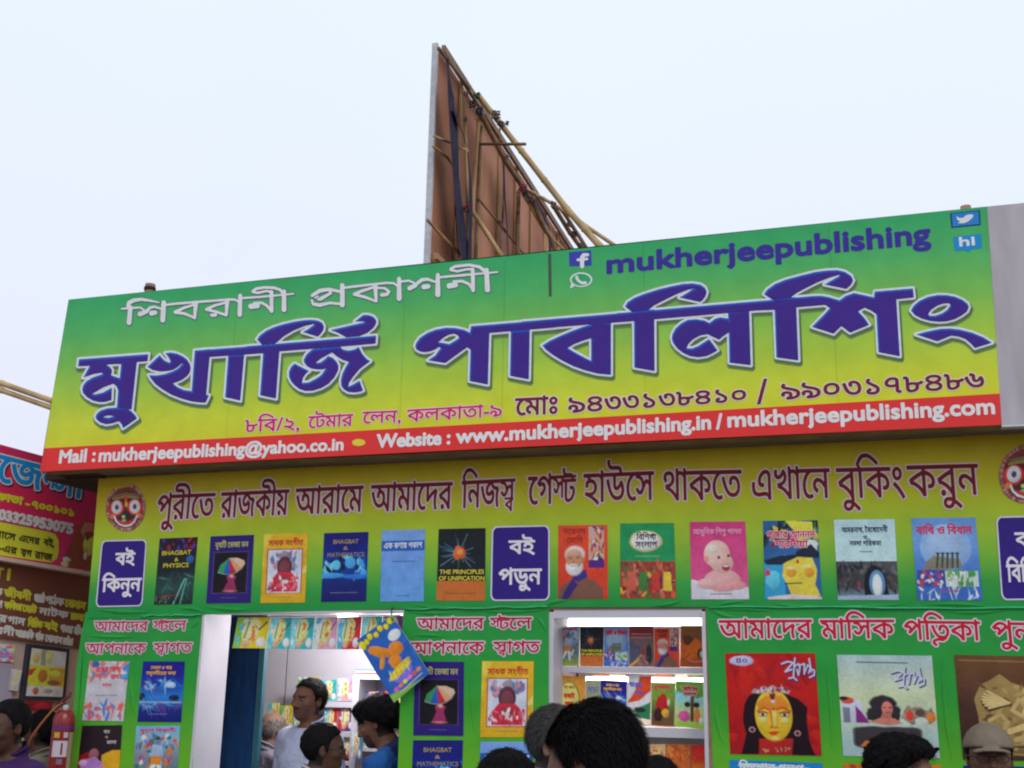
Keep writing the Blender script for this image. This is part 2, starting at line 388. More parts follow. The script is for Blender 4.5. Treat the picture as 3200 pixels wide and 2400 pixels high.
    def line(s, P, w, c):
        P = np.array(P, float) * (1, s.asp); d = np.full(s.u.shape, 9.0)
        for a, b in zip(P[:-1], P[1:]):
            e = b - a; t = np.clip(((s.u - a[0]) * e[0] + (s.v * s.asp - a[1]) * e[1]) / (e @ e + 1e-12), 0, 1); d = np.minimum(d, np.hypot(s.u - a[0] - e[0] * t, s.v * s.asp - a[1] - e[1] * t))
        s.blend(np.clip((w / 2 - d) / s.px + .5, 0, 1) * min(1, w / s.px * .8), s.c(c)); return s
    def text(s, t, u0, v0, u1, h, c, off=0.5, out=None, oo=2.0, cell=1.1):
        """v0 is the top line of the letters"""
        p = s.m([(u0, v0), (u1, v0), (u0, v0 + h), (u1, v0 + h)]); beng = any(ord(x) > 0x900 for x in t)
        dn = (p[2] - p[0]); hh = np.hypot(*dn)
        if beng: w = (t, p[0], p[1], hh, None, False)
        else: w = (t, p[2], p[3], hh, None, True)
        F = words_field([w], cell, 8, down=tuple(dn / hh))
        if out: s.field(F, s.c(out), oo)
        s.field(F, s.c(c), off); return s
    def build(s, name, parent=None, mat=None):
        if not s.vec:
            im = s.im * (1 + .16 * (vnoise(s.h, s.w, 2.2, s.sd_) - .5) + .22 * (vnoise(s.h, s.w, max(5, s.w / 6), s.sd_ + 99) - .5))[..., None]
            P = s.m(np.stack([s.u.ravel(), s.v.ravel()], -1)); keep = s.al > .5; F = []; W = s.w
            K = keep[:-1, :-1] & keep[1:, :-1] & keep[:-1, 1:] & keep[1:, 1:]; J, I = np.where(K); F = np.stack([J * W + I, J * W + I + 1, (J + 1) * W + I + 1, (J + 1) * W + I], -1)
            n0 = len(P); V = [s.p.pts(P, s.l0)] + s.V; C = [np.clip(im.reshape(-1, 3), 0, .9)] + s.C; s.F = F.tolist() + [[i + n0 for i in f] for f in s.F]; s.V, s.C = V, C
        return super().build(name, parent, mat or M_COVER)
# ================================================================== ground and stall structure
def gradient_mat(name, stops, z0, z1, rough=0.42, axis='Z', bump=0.25, bscale=3.0, k=KF, stretch=(1, 1, 1), seams=()):
    """printed vinyl: colours running from z1 (top) down to z0, slightly wrinkled"""
    m = bpy.data.materials.new(name); m.use_nodes = True; t = m.node_tree; b = t.nodes['Principled BSDF']
    g = t.nodes.new('ShaderNodeNewGeometry'); s = t.nodes.new('ShaderNodeSeparateXYZ'); t.links.new(g.outputs['Position'], s.inputs[0])
    mr = t.nodes.new('ShaderNodeMapRange'); mr.inputs['From Min'].default_value = z1; mr.inputs['From Max'].default_value = z0
    t.links.new(s.outputs[axis], mr.inputs['Value'])
    r = t.nodes.new('ShaderNodeValToRGB'); e = r.color_ramp.elements
    for i, (p, c) in enumerate(stops):
        x = e[i] if i < 2 else e.new(p)
        x.position = p; x.color = (*col(*c, k=k), 1)
    t.links.new(mr.outputs[0], r.inputs[0])
    n = t.nodes.new('ShaderNodeTexNoise'); n.inputs['Scale'].default_value = 9; n.inputs['Detail'].default_value = 8; t.links.new(g.outputs['Position'], n.inputs['Vector'])
    m2 = t.nodes.new('ShaderNodeMapRange'); m2.inputs['From Min'].default_value = .3; m2.inputs['From Max'].default_value = .7; m2.inputs['To Min'].default_value = 0.93; m2.inputs['To Max'].default_value = 1.05
    t.links.new(n.outputs['Fac'], m2.inputs['Value'])
    v = t.nodes.new('ShaderNodeVectorMath'); v.operation = 'SCALE'; t.links.new(r.outputs[0], v.inputs[0]); t.links.new(m2.outputs[0], v.inputs['Scale'])
    t.links.new(v.outputs[0], b.inputs['Base Color']); b.inputs['Roughness'].default_value = rough; b.inputs['Specular IOR Level'].default_value = 0.2
    mpn = t.nodes.new('ShaderNodeMapping'); mpn.inputs['Scale'].default_value = stretch; t.links.new(g.outputs['Position'], mpn.inputs[0])
    n2 = t.nodes.new('ShaderNodeTexNoise'); n2.inputs['Scale'].default_value = bscale; n2.inputs['Detail'].default_value = 3; t.links.new(mpn.outputs[0], n2.inputs['Vector'])
    bp = t.nodes.new('ShaderNodeBump'); bp.inputs['Strength'].default_value = bump; bp.inputs['Distance'].default_value = 0.05
    t.links.new(n2.outputs['Fac'], bp.inputs['Height']); t.links.new(bp.outputs[0], b.inputs['Normal'])
    return m
M_GROUND = make_mat('trodden_earth', (0.16, 0.13, 0.10), 0.95, 0.3, 3, 0.4, 20)
M_WHITEBOARD = make_mat('white_board', (0.62, 0.60, 0.66), 0.6, 0.08, 4, 0.1, 10)
M_PLAINBOARD = make_mat('weathered_grey_board', (0.50, 0.46, 0.50), 0.75, 0.16, 5, 0.15, 8, stretch=(2.5, 1, .6))
M_SOFFIT = make_mat('soffit_ply', (0.24, 0.20, 0.17), 0.8, 0.3, 6, 0.1, 12, stretch=(.4, 3, 1))
M_FRAME = make_mat('timber_batten', (0.30, 0.20, 0.12), 0.8, 0.3, 12, 0.2, 40)
M_DARK = make_mat('dark_lining', (0.03, 0.03, 0.04), 0.9, 0.3)
X = lambda px, py=2150: float(WALL.at(px, py)[0])
Z = lambda px, py: float(WALL.at(px, py)[2])
GB = 0.01
gr = mesh('ground', [(-60, -60, 0), (60, -60, 0), (60, 60, 0), (-60, 60, 0)], [(0, 1, 2, 3)], None, M_GROUND); struct(gr)

xa, xb, xc, xd, xe, xf = X(262), X(616), X(1254), X(1713), X(2210), 5.2
zH, zT = Z(950, 1908), Z(1600, 1432)
FLZ = 0.16
stall = thing('book_stall', 'long bookshop stall wrapped in green and yellow printed banners', 'stall')
box('wall', xa, xb, WY, WY + .05, 0, zT, stall, M_FRAME)
box('wall', xc, xd, WY, WY + .05, 0, zT, stall, M_FRAME)
box('wall', xe, xf, WY, WY + .05, 0, zT, stall, M_FRAME)
box('lintel', xb, xc, WY, WY + .05, zH, zT, stall, M_FRAME)
box('lintel', xd, xe, WY, WY + .05, zH, zT, stall, M_FRAME)
box('side_wall', xa, xa + .04, WY + .051, WY + 4, 0, zT, stall, M_FRAME)
box('back_wall', xa + .04, xf, WY + 3.2, WY + 3.25, 0, zT, stall, M_WHITEBOARD)
box('roof', xa, xf, WY + .051, WY + 4, zT + .002, zT + .06, stall, M_FRAME)
box('floor', xa + .041, xf, WY + .051, WY + 3.19, 0.002, FLZ, stall, M_FRAME)
box('ceiling', xa + .041, xf, WY + .051, WY + 3.19, zH + .18, zH + .2, stall, M_WHITEBOARD)
# boarded reveals of the doorway and of the display window
box('reveal_board', xb - .002, xb + .012, WY - .004, WY + .24, FLZ, zH, stall, M_WHITEBOARD)
box('reveal_board', xb + .012, xc, WY - .004, WY + .12, zH - .012, zH, stall, M_WHITEBOARD)
box('reveal_board', xd, xd + .022, WY + .002, WY + .40, 0.7, zH - .01, stall, M_WHITEBOARD)
box('reveal_board', xe - .016, xe, WY - .004, WY + .40, 0.7, zH - .01, stall, M_WHITEBOARD)
box('header_board', xd + .022, xe - .016, WY + .004, WY + .02, Z(1950, 1931), Z(1950, 1897), stall, M_WHITEBOARD)

# ================================================================== the printed fascia signboard
TLf, TRf, BRf, BLf = (214.3, 936.1), (3083.9, 645.1), (3130, 1327.4), (124.4, 1474)
RTL, RTR = (138, 1400.8), (3123.7, 1229.7)
sign = thing('signboard', 'big green to yellow roof sign with huge purple Bengali title', 'signboard')
zt = float(FASC.at(1600, 800)[2]); zb = float(FASC.at(1600, 1318)[2])
M_FLEX = gradient_mat('fascia_print', [(0.0, (50, 158, 96)), (1.0, (202, 200, 46)), (0.22, (74, 168, 94)), (0.45, (116, 180, 78)), (0.68, (162, 194, 62)), (0.86, (192, 202, 52))], zb, zt, 0.35, bump=0.3, bscale=2.4)
# curved upper edge follows the slightly sagging frame
def edge(a, b, n, sag=0.0):
    a, b = np.array(a), np.array(b); return [tuple(a + (b - a) * i / n + np.array((0, sag * math.sin(math.pi * i / n)))) for i in range(n + 1)]
top = edge(TLf, TRf, 12, 3); bot = edge(BLf, BRf, 12, -4)
prism('flex_panel', FASC, top + edge(RTR, RTL, 12, 2)[:], 0.006, sign, M_FLEX)
M_RED = make_mat('red_vinyl', col(214, 42, 40), 0.42, 0.06, 6, 0.08, 3)
prism('contact_strip', FASC, edge(RTL, RTR, 12, 2) + bot[::-1], 0.006, sign, M_RED)
core = FASC.pts([TLf, TRf, BRf, BLf], -0.007); off = np.array((0, .10, 0))
x0s, x1s = float(core[0][0]), float(core[1][0])
mesh('frame_box', np.vstack([core, core + off]), [(3, 2, 6, 7), (0, 3, 7, 4), (0, 4, 5, 1), (1, 5, 6, 2), (4, 7, 6, 5)], sign, M_FRAME)
zsof = float(FASC.at(1600, 1404)[2])
sof = FASC.pts([BLf, BRf], -0.01)
def soffit(name, p, q, y1, mat, th=.02):
    v = [p, q, (q[0], y1, q[2]), (p[0], y1, p[2])]; v = [np.array(a, float) for a in v]
    return mesh(name, v + [a + (0, 0, th) for a in v], [(0, 1, 2, 3), (7, 6, 5, 4), (0, 4, 5, 1), (1, 5, 6, 2), (2, 6, 7, 3), (3, 7, 4, 0)], sign, mat)
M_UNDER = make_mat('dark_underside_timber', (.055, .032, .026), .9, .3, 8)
tt_ = (xa - sof[0][0]) / (sof[1][0] - sof[0][0]); mid_ = sof[0] + (sof[1] - sof[0]) * tt_
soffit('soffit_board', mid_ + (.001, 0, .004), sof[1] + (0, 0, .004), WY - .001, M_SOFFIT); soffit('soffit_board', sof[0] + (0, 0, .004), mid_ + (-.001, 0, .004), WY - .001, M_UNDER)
e1 = sof[1] + (1.3, 0, -.01)
# overhanging left end of the box, darker timber running back beside the neighbour
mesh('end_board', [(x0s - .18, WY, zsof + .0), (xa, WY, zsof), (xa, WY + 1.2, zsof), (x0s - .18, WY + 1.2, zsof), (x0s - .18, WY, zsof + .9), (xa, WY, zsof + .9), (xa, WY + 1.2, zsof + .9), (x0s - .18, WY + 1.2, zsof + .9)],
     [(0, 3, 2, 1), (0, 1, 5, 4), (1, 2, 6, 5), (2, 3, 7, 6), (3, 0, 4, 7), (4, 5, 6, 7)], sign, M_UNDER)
for px, py, hh, r in ((468, 912, .042, .027), (800, 893, .008, .02), (1085, 868, .006, .02), (3018, 652, .010, .022)):
    p = FASC.at(px, py, -.06); tube('post_stub', [p - (0, 0, .3), p + (0, 0, hh)], r, sign, M_FRAME, 10)
p = FASC.at(468, 908, -.06); tube('post_binding', [p + (0, 0, .0), p + (0, 0, .018)], .031, sign, M_DARK, 10)
# unprinted board that carries on at the right
blank = tag(prism('blank_board', FASC, [(3084.4, 645.3), (3420, 612), (3460, 1312), (3130.5, 1327)], .05, None, M_PLAINBOARD, -.002), 'blank weathered grey board joined to the right end of the green sign', 'board')
prism('edge_batten', FASC, [(3130, 1327.5), (3460, 1312), (3462, 1322), (3131, 1334)], .05, blank, M_WHITEBOARD, -.0005)
box('soffit_board', float(sof[1][0]) + .002, float(sof[1][0]) + .7, FY + .055, WY, float(sof[1][2]) + .004, float(sof[1][2]) + .024, blank, M_SOFFIT)

# ---- the hand-traced title (zoom origin, zoom factor, solid outlines, cut-outs)
TITLE = [
 ((220, 1060), 5.53, [[(145,345),(1350,255),(1335,380),(1150,395),(1060,1215),(800,1190),(822,880),(790,810),(735,770),(560,835),(375,945),(430,950),(560,920),(720,830),(712,1050),(600,1085),(500,1090),(380,1060),(280,1000),(215,930),(200,860),(220,790),(280,720),(380,660),(550,600),(545,580),(400,600),(220,665),(330,460),(130,470)],
   [(1000,1205),(1060,1245),(1110,1300),(1155,1365),(905,1540),(890,1490),(860,1440),(820,1420),(720,1455),(620,1470),(520,1445),(450,1390),(430,1340),(460,1280),(530,1225),(640,1190),(800,1180),(1000,1180)]],
   [[(625,440),(875,425),(850,670),(705,620),(725,540),(690,480)],[(565,1340),(650,1318),(745,1330),(650,1356)]]),
 ((440, 1000), 5.53, [[(110,810),(325,605),(400,690),(490,735),(512,715),(480,650),(420,570),(520,560),(620,575),(720,620),(800,680),(850,760),(864,830),(850,900),(800,970),(700,1040),(555,1095),(640,1160),(740,1205),(870,1225),(1180,1300),(1120,1430),(1000,1425),(860,1405),(700,1360),(520,1290),(370,1200),(250,1110),(170,1010),(140,950),(280,955),(420,930),(560,880),(650,830),(720,750),(705,750),(640,810),(560,860),(440,885),(320,890),(200,865)],
   [(930,525),(1210,500),(1190,650),(1120,1430),(870,1400),(880,1200)],[(930,525),(2200,430),(2200,570),(1190,640),(925,680)],[(1510,600),(1790,590),(1720,1395),(1455,1335)]], []),
 ((780, 960), 5.267, [[(-50,640),(2085,465),(2075,600),(1485,650),(-50,770)],[(220,620),(500,600),(490,750),(435,1505),(170,1450),(220,760)],
   [(200,620),(120,530),(170,460),(270,385),(400,325),(560,275),(740,235),(900,210),(1020,205),(1120,215),(1190,250),(1225,310),(1215,380),(1170,440),(1120,485),(870,410),(960,360),(1055,290),(1060,275),(900,310),(720,385),(560,480),(420,600)],
   [(1325,375),(1870,250),(1890,235),(1730,235),(1870,125),(1960,125),(2040,155),(2085,210),(2085,270),(2040,340),(1940,420),(1800,480),(1590,500),(1470,430)],
   [(1030,690),(930,780),(890,860),(895,910),(940,970),(1010,1010),(1100,1025),(1190,1025),(1250,1010),(1180,1110),(1080,1180),(970,1235),(865,1245),(880,1160),(930,1090),(985,1050),(740,925),(680,980),(645,1060),(645,1140),(680,1220),(740,1290),(820,1350),(920,1380),(1040,1375),(1180,1330),(1300,1260),(1400,1150),(1460,1040),(1465,960),(1430,890),(1370,830),(1290,800),(1230,860),(1170,905),(1110,915),(1095,905),(1180,840),(1355,745),(1430,810),(1530,870),(1630,900),(1580,980),(1530,1080),(1500,1200),(1505,1290),(1545,1350),(1620,1395),(1720,1405),(1820,1390),(1870,1370),(1810,1205),(1720,1260),(1625,1305),(1640,1240),(1710,1140),(1810,1020),(1900,950),(1990,885),(1930,850),(1860,770),(1795,650),(1720,695),(1620,712),(1540,695),(1485,640)]], []),
 ((1280, 960), 5.267, [[(1010,310),(2400,195),(2400,335),(1010,450)],[(1010,310),(1320,300),(1315,430),(1290,1275),(985,1215),(1000,700),(945,660)],
   [(1000,420),(900,370),(760,340),(600,335),(430,365),(290,420),(170,500),(110,580),(90,640),(110,695),(170,730),(240,742),(330,730),(410,700),(480,655),(510,670),(420,790),(300,875),(585,920),(945,660),(1010,700),(1050,500)],[(1665,390),(1980,360),(1965,1190),(1650,1130)]],
   [[(470,575),(560,500),(640,455),(730,435),(790,465),(810,505),(730,560),(650,605),(560,585)]]),
 ((1640, 900), 5.267, [[(-50,550),(1780,395),(1790,545),(-50,690)],[(1085,600),(960,635),(760,710),(560,795),(400,870),(285,945),(350,1020),(470,1110),(620,1200),(800,1290),(1000,1360),(1200,1410),(1420,1430),(1420,560),(1100,560)],[(1790,390),(2130,370),(2130,520),(2140,1365),(1805,1310),(1795,545)]],
   [[(705,985),(820,920),(950,870),(1090,825),(1090,1195),(1000,1150),(850,1070)]]),
 ((1930, 840), 4.909, [[(215,660),(110,580),(150,510),(260,440),(400,385),(600,320),(800,270),(1000,230),(1150,220),(1270,240),(1340,285),(1370,350),(1350,420),(1310,475),(1265,510),(945,440),(1060,370),(1150,310),(1180,300),(1080,320),(900,390),(700,490),(560,560),(465,640)],
   [(-20,680),(2250,485),(2250,630),(2020,650),(570,775),(-20,820)],[(220,650),(570,620),(565,780),(570,1570),(255,1515),(250,800)],
   [(1695,760),(1570,740),(1480,770),(1410,830),(1330,790),(1200,770),(1080,780),(980,830),(890,910),(840,1000),(828,1060),(850,1140),(910,1220),(1000,1290),(1110,1340),(1230,1358),(1360,1340),(1450,1300),(1535,1250),(1470,1160),(1405,1075),(1330,1120),(1240,1180),(1140,1220),(1060,1215),(1090,1150),(1160,1080),(1270,1020),(1380,1005),(1460,1045),(1555,1090),(1610,1040),(1705,975),(1760,900)],
   [(1690,660),(2020,620),(2045,1480),(1715,1440),(1705,975)]], []),
 ((2350, 800), 4.608, [[(285,625),(170,550),(220,480),(330,400),(480,340),(680,285),(900,230),(1080,205),(1230,200),(1340,225),(1430,285),(1460,350),(1430,410),(1360,475),(1040,410),(1150,345),(1250,290),(1260,268),(1120,310),(950,375),(780,460),(650,530),(540,605)],
   [(-30,662),(540,605),(860,575),(1000,570),(1110,590),(1190,615),(1260,635),(1350,570),(1470,530),(1755,592),(1765,515),(2080,500),(2080,620),(2130,1445),(1820,1385),(1790,840),(1720,790),(1620,745),(1530,795),(1620,890),(1690,990),(1410,1105),(1285,1010),(1175,1120),(860,1020),(990,890),(1120,750),(1050,705),(640,740),(320,775),(-30,790)],
   [(290,600),(640,590),(640,740),(670,1505),(350,1460),(325,770)]], []),
 ((2700, 840), 5.027, [[(170,355),(770,305),(785,450),(510,480),(200,500)],[(735,655),(780,575),(870,500),(1000,440),(1150,410),(1290,410),(1430,435),(1550,485),(1630,550),(1650,600),(1620,670),(1540,730),(1430,790),(1300,825),(1180,832),(1040,820),(900,780),(800,730)],
   [(810,1030),(1000,980),(1200,940),(1350,935),(1500,950),(1700,1000),(1870,1070),(2015,1160),(1740,1245),(1680,1180),(1600,1110),(1500,1070),(1370,1050),(1150,1140)]],
   [[(1010,710),(1060,640),(1150,580),(1250,545),(1340,540),(1355,570),(1310,640),(1220,700),(1120,735),(1030,735)]])]
def title_field(items):
    conv = [(((np.array(p) / f) + o), 1) for o, f, ps, ns in items for p in ps]
    A = np.vstack([c for c, _ in conv]); F = Field(A[:, 0].min() - 30, A[:, 1].min() - 30, A[:, 0].max() + 30, A[:, 1].max() + 30, 1.5)
    for o, f, ps, ns in items:
        for p in ps: F.add([np.array(p, float) / f + o], m=28)
    for o, f, ps, ns in items:
        for n_ in ns:
            c = np.array(n_, float) / f + o; i0, i1, j0, j1, X_, Y_ = F.window(c.min(0), c.max(0), 3)
            F.f[j0:j1, i0:i1] = np.minimum(F.f[j0:j1, i0:i1], -F.sd(X_, Y_, [c]))
    return F
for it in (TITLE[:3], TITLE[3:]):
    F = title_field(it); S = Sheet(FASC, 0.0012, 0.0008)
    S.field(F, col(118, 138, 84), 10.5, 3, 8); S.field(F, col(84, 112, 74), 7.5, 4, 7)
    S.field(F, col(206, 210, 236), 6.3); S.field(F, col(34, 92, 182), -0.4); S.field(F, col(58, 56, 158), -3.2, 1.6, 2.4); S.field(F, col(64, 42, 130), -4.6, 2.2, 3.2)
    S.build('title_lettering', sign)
# ---- upper white line, drawn as pen strokes (zoom origin, factor, strokes x y radius)
STR1 = ((360, 820), 3.687, [[(75,535,9),(200,525,12)],[(175,520,24),(160,695,26)],[(150,500,22),(160,465,22),(210,438,20),(300,425,16),(400,440,12),(505,462,6)],[(200,525,11),(290,520,10),(350,560,9)],[(285,595,26),(340,575,22)],[(420,585,27),(460,578,24)],[(360,570,18),(400,522,15),(450,510,12),(530,535,10)],[(560,465,26),(548,665,27)],
  [(580,490,11),(700,475,12),(1300,428,12),(1380,428,11),(1415,450,10)],[(930,470,24),(915,640,15)],[(935,480,11),(800,520,14),(690,572,16)],[(690,575,16),(800,590,14),(900,632,13)],[(1290,450,22),(1280,605,15)],[(1285,460,10),(1150,495,14),(1050,540,14)],[(1050,542,15),(1170,570,13),(1270,605,13)],[(1113,608,18),(1155,605,18)],[(1440,385,22),(1435,600,25)],
  [(1460,412,11),(1700,395,11),(2055,362,8)],[(1565,505,30),(1640,500,26)],[(1600,468,12),(1690,465,14),(1750,500,14),(1795,555,13)],[(1800,340,20),(1802,560,20)],[(1582,335,12),(1620,305,14),(1720,288,14),(1830,292,14),(1900,315,15),(1945,365,20)],[(1582,338,13),(1640,352,13),(1740,330,11),(1800,338,12)],[(1945,335,22),(1945,545,26)]])
STR2 = ((940, 780), 3.3515, [[(435,375,22),(435,580,24)],[(450,400,11),(700,370,11),(900,348,11),(975,352,10),(1010,380,9)],[(410,440,13),(300,415,15),(200,430,19),(120,480,16)],[(300,430,10),(315,455,12),(210,515,18),(180,522,10)],[(150,505,8),(180,490,8)],[(115,530,10),(130,570,15),(200,582,17),(300,558,13),(410,568,12)],
  [(780,375,22),(790,540,13)],[(770,392,11),(650,430,14),(560,465,13)],[(560,468,14),(680,500,13),(785,540,11)],[(800,400,9),(880,405,11),(925,440,13),(900,470,16),(850,475,18)],[(1030,305,19),(1030,510,26)],[(1040,335,10),(1130,325,10),(1190,350,9)],[(1140,405,22),(1200,375,20)],[(1290,390,25),(1335,385,22)],[(1205,365,16),(1270,315,17),(1330,310,14),(1400,335,10)],[(1435,265,19),(1435,470,27)],
  [(1450,290,10),(1700,268,11),(2060,235,7)],[(1555,380,27),(1620,370,25)],[(1600,335,11),(1690,330,13),(1760,360,13),(1805,425,12)],[(1800,210,19),(1805,425,19)],[(1570,200,11),(1620,175,13),(1760,160,13),(1870,180,14),(1935,230,20)],[(1570,212,12),(1640,228,11),(1740,205,10),(1800,205,11)],[(1945,215,22),(1955,420,26)]])
for (o, f, st) in (STR1, STR2):
    Q = [np.array([((x / f) + o[0], (y / f) + o[1], r / f) for x, y, r in s]) for s in st]; A = np.vstack(Q)
    F = Field(A[:, 0].min() - 16, A[:, 1].min() - 16, A[:, 0].max() + 16, A[:, 1].max() + 16, 1.2)
    for q in Q: F.stroke(q)
    S = Sheet(FASC, 0.0012, 0.0007); S.field(F, col(84, 78, 120), 2.5, .5, .8); S.field(F, col(212, 216, 240), .6); S.build('upper_lettering', sign)
# ---- address, telephone, web and mail lines
def line(parent, plane, name, words, layers, cell=1.2, pad=12, k=KF):
    F = words_field(words, cell, pad); S = Sheet(plane, 0.0012, 0.0004)
    for L in layers: S.field(F, col(*L[0], k=k), *L[1:])
    return S.build(name, parent)
line(sign, FASC, 'address_lettering', [('৮বি/২,', (768, 1313), (937, 1306), 37), ('টেমার', (964.6, 1302), (1103.6, 1294), 36), ('লেন,', (1134, 1287.5), (1252.8, 1283), 36), ('কলকাতা-৯', (1273, 1281), (1568, 1263.5), 37)], [((222, 200, 190), 3.4), ((200, 32, 112), .9)])
line(sign, FASC, 'phone_lettering', [('মোঃ', (1611, 1246), (1741, 1240), 52), ('৯৪৩৩১৩৮৪১০', (1777, 1290), (2331, 1253), 52, 44, True), ('/', (2367, 1262), (2399, 1258), 75, 75, True), ('৯৯০৩১৭৮৪৮৬', (2443, 1249), (3076, 1211), 54, 54, True)], [((214, 206, 196), 4.6), ((112, 34, 62), 1.7)])
WHT = (212, 212, 236)
line(sign, FASC, 'mail_lettering', [('Mail :', (185, 1447), (295, 1441), 40, 40, True), ('mukherjeepublishing@yahoo.co.in', (309, 1442), (1071, 1405.5), 40, 37, True)], [(WHT, 2.0)], 1.1)
line(sign, FASC, 'website_lettering', [('Website :', (1178, 1398), (1405, 1386.5), 40, 41, True), ('www.mukherjeepublishing.in', (1426, 1384), (2220, 1340), 42, 44, True), ('/', (2240, 1340), (2256, 1339), 46, 46, True), ('mukherjeepublishing.com', (2276, 1334), (3108, 1292), 46, 48, True)], [(WHT, 2.5)], 1.1)
line(sign, FASC, 'handle_lettering', [('mukherjeepublishing', (1898.7, 853), (2907, 759), 57, 64, True)], [((58, 48, 140), 3.7)], 1.2)
S = Sheet(FASC, .0012, .0006)
def ellp(cx, cy, a, b, n=28): return [(cx + a * math.cos(2 * math.pi * k / n), cy + b * math.sin(2 * math.pi * k / n)) for k in range(n)]
S.raw(ellp(1121, 1383, 21, 11), [list(range(28))], col(228, 196, 66)); S.build('dot', sign)
S = Sheet(FASC, .0012, .0006); S.raw([(1713, 793), (1722, 792), (1724, 926), (1715, 926)], [[0, 1, 2, 3]], col(70, 82, 70)); S.build('divider_bar', sign)
S = Sheet(FASC, .0012, .0006); S.raw([(1778, 788), (1847, 782), (1849, 829), (1779, 832)], [[0, 1, 2, 3]], col(62, 66, 160))
F = Field(1770, 775, 1860, 840, 1.0)
for q in ([(1836, 796, 5.2), (1824, 797, 6), (1819, 804, 6.5), (1819, 832, 6.5)], [(1806, 812, 4.2), (1834, 809, 4.2)]): F.stroke(q)
S.field(F, col(*WHT)); S.build('social_icon', sign)
S = Sheet(FASC, .0012, .0006); F = Field(1765, 840, 1865, 915, 1.0); F.add([np.array(ellp(1816, 874, 35, 23))], m=8); F.stroke([(1792, 888, 7), (1783, 900, 1.5)]); S.field(F, col(*WHT), 0)
F = Field(1765, 840, 1865, 915, 1.0); F.add([np.array(ellp(1816, 874, 29.5, 18.5))], m=8); S.field(F, col(48, 160, 100), 0)
F = Field(1765, 840, 1865, 915, 1.0); F.stroke([(1802, 866, 5), (1806, 876, 4), (1818, 884, 4), (1829, 884, 5)]); S.field(F, col(*WHT), 0); S.build('social_icon', sign)
S = Sheet(FASC, .0012, .0006); S.raw([(2969, 666), (3062, 656), (3065, 703), (2973, 712)], [[0, 1, 2, 3]], col(36, 62, 120)); S.raw([(2974, 668), (3057, 659.5), (3060, 699.5), (2977, 708)], [[0, 1, 2, 3]], col(44, 122, 190))
F = Field(2965, 650, 3070, 715, 1.0); F.add([np.array([(2990, 677), (2999, 682), (3011, 681), (3018, 674), (3028, 671), (3036, 671), (3042, 673), (3036, 682), (3026, 691), (3012, 697), (2994, 697), (3002, 692), (2992, 686)])], m=6); S.field(F, col(*WHT), .6); S.build('social_icon', sign)
S = Sheet(FASC, .0012, .0006); F = Field(2960, 720, 3085, 800, 1.0); F.add([np.array([(2984, 744), (3062, 735), (3064, 771), (3034, 775), (3025, 783), (3014, 777), (2987, 779)])], m=8); S.field(F, col(34, 132, 196), 4)
F = words_field([('hi', (3000, 769), (3046, 765), 27, 27, True)], 1.0, 8); S.field(F, col(*WHT), 1.6); S.build('social_icon', sign)
M_SEAM = gradient_mat('welded_seam', [(0.0, (46, 152, 91)), (1.0, (190, 186, 41)), (0.22, (63, 160, 87)), (0.45, (103, 170, 73)), (0.68, (149, 180, 58)), (0.86, (178, 186, 46))], zb, zt, 0.35, bump=0.1)
for x, y0, y1, w in ((1268, 845, 1338, 2.2), (1577, 810, 1322, 2.2), (2010, 760, 1290, 1.6), (2588, 705, 1258, 2.6), (745, 890, 1366, 1.4)):
    dx = (x - 1850) / 13300 * (y1 - y0); prism('welded_seam', FASC, [(x, y0), (x + w, y0), (x + w + dx, y1), (x + dx, y1)], .001, sign, M_SEAM, .0009)

# ================================================================== the long printed frieze under the sign
frieze_P = [(308, 1496), (900, 1464), (1600, 1432), (2300, 1399), (3200, 1356), (3420, 1346), (3440, 1902), (3200, 1899), (2700, 1898), (2207, 1897), (1713, 1898), (1258, 1903), (900, 1911), (628, 1921), (440, 1926), (272, 1932)]
frieze = thing('banner', 'long yellow to green banner under the sign with maroon headline and book covers', 'banner')
z1, z0 = Z(1600, 1432), Z(1600, 1898)
M_FRZ = gradient_mat('frieze_print', [(0.0, (174, 150, 22)), (1.0, (30, 132, 60)), (0.18, (176, 160, 24)), (0.36, (158, 168, 34)), (0.55, (142, 173, 46)), (0.72, (104, 162, 52)), (0.86, (52, 144, 60))], z0, z1, 0.45, bump=0.5, bscale=2.4, k=0.72)
prism('vinyl_sheet', WALL, frieze_P, 0.004, frieze, M_FRZ, .006)
BW = Plane((0, WY - .0065, 0), (0, -1, 0))
line(frieze, BW, 'headline_lettering', [('পুরীতে', (495.5, 1549), (673, 1541), 76), ('রাজকীয়', (693, 1540), (904, 1530), 78), ('আরামে', (926, 1528), (1136, 1518), 80), ('আমাদের', (1161, 1517), (1414, 1507), 82), ('নিজS', (1444, 1504), (1610, 1496), 84), ('গেT', (1651, 1491), (1800, 1484), 86), ('হাউসে', (1824, 1482), (2043, 1473), 88), ('থাকতে', (2074, 1474), (2316, 1469), 90), ('এখানে', (2349, 1471), (2591, 1464), 91), ('বুকিং', (2613, 1464), (2822, 1459), 93), ('করুন', (2833, 1456), (3054, 1450), 95)],
     [((198, 180, 188), 5.4), ((108, 30, 32), 1.3)], 1.4, 14)
def rrect(q, r=.1, n=5):
    P = []
    for (cx, cy, a0) in ((1 - r, r, -90), (1 - r, 1 - r, 0), (r, 1 - r, 90), (r, r, 180)):
        for k in range(n + 1): a = math.radians(a0 + 90 * k / n); P.append((cx + r * math.cos(a), cy + r * math.sin(a)))
    return P
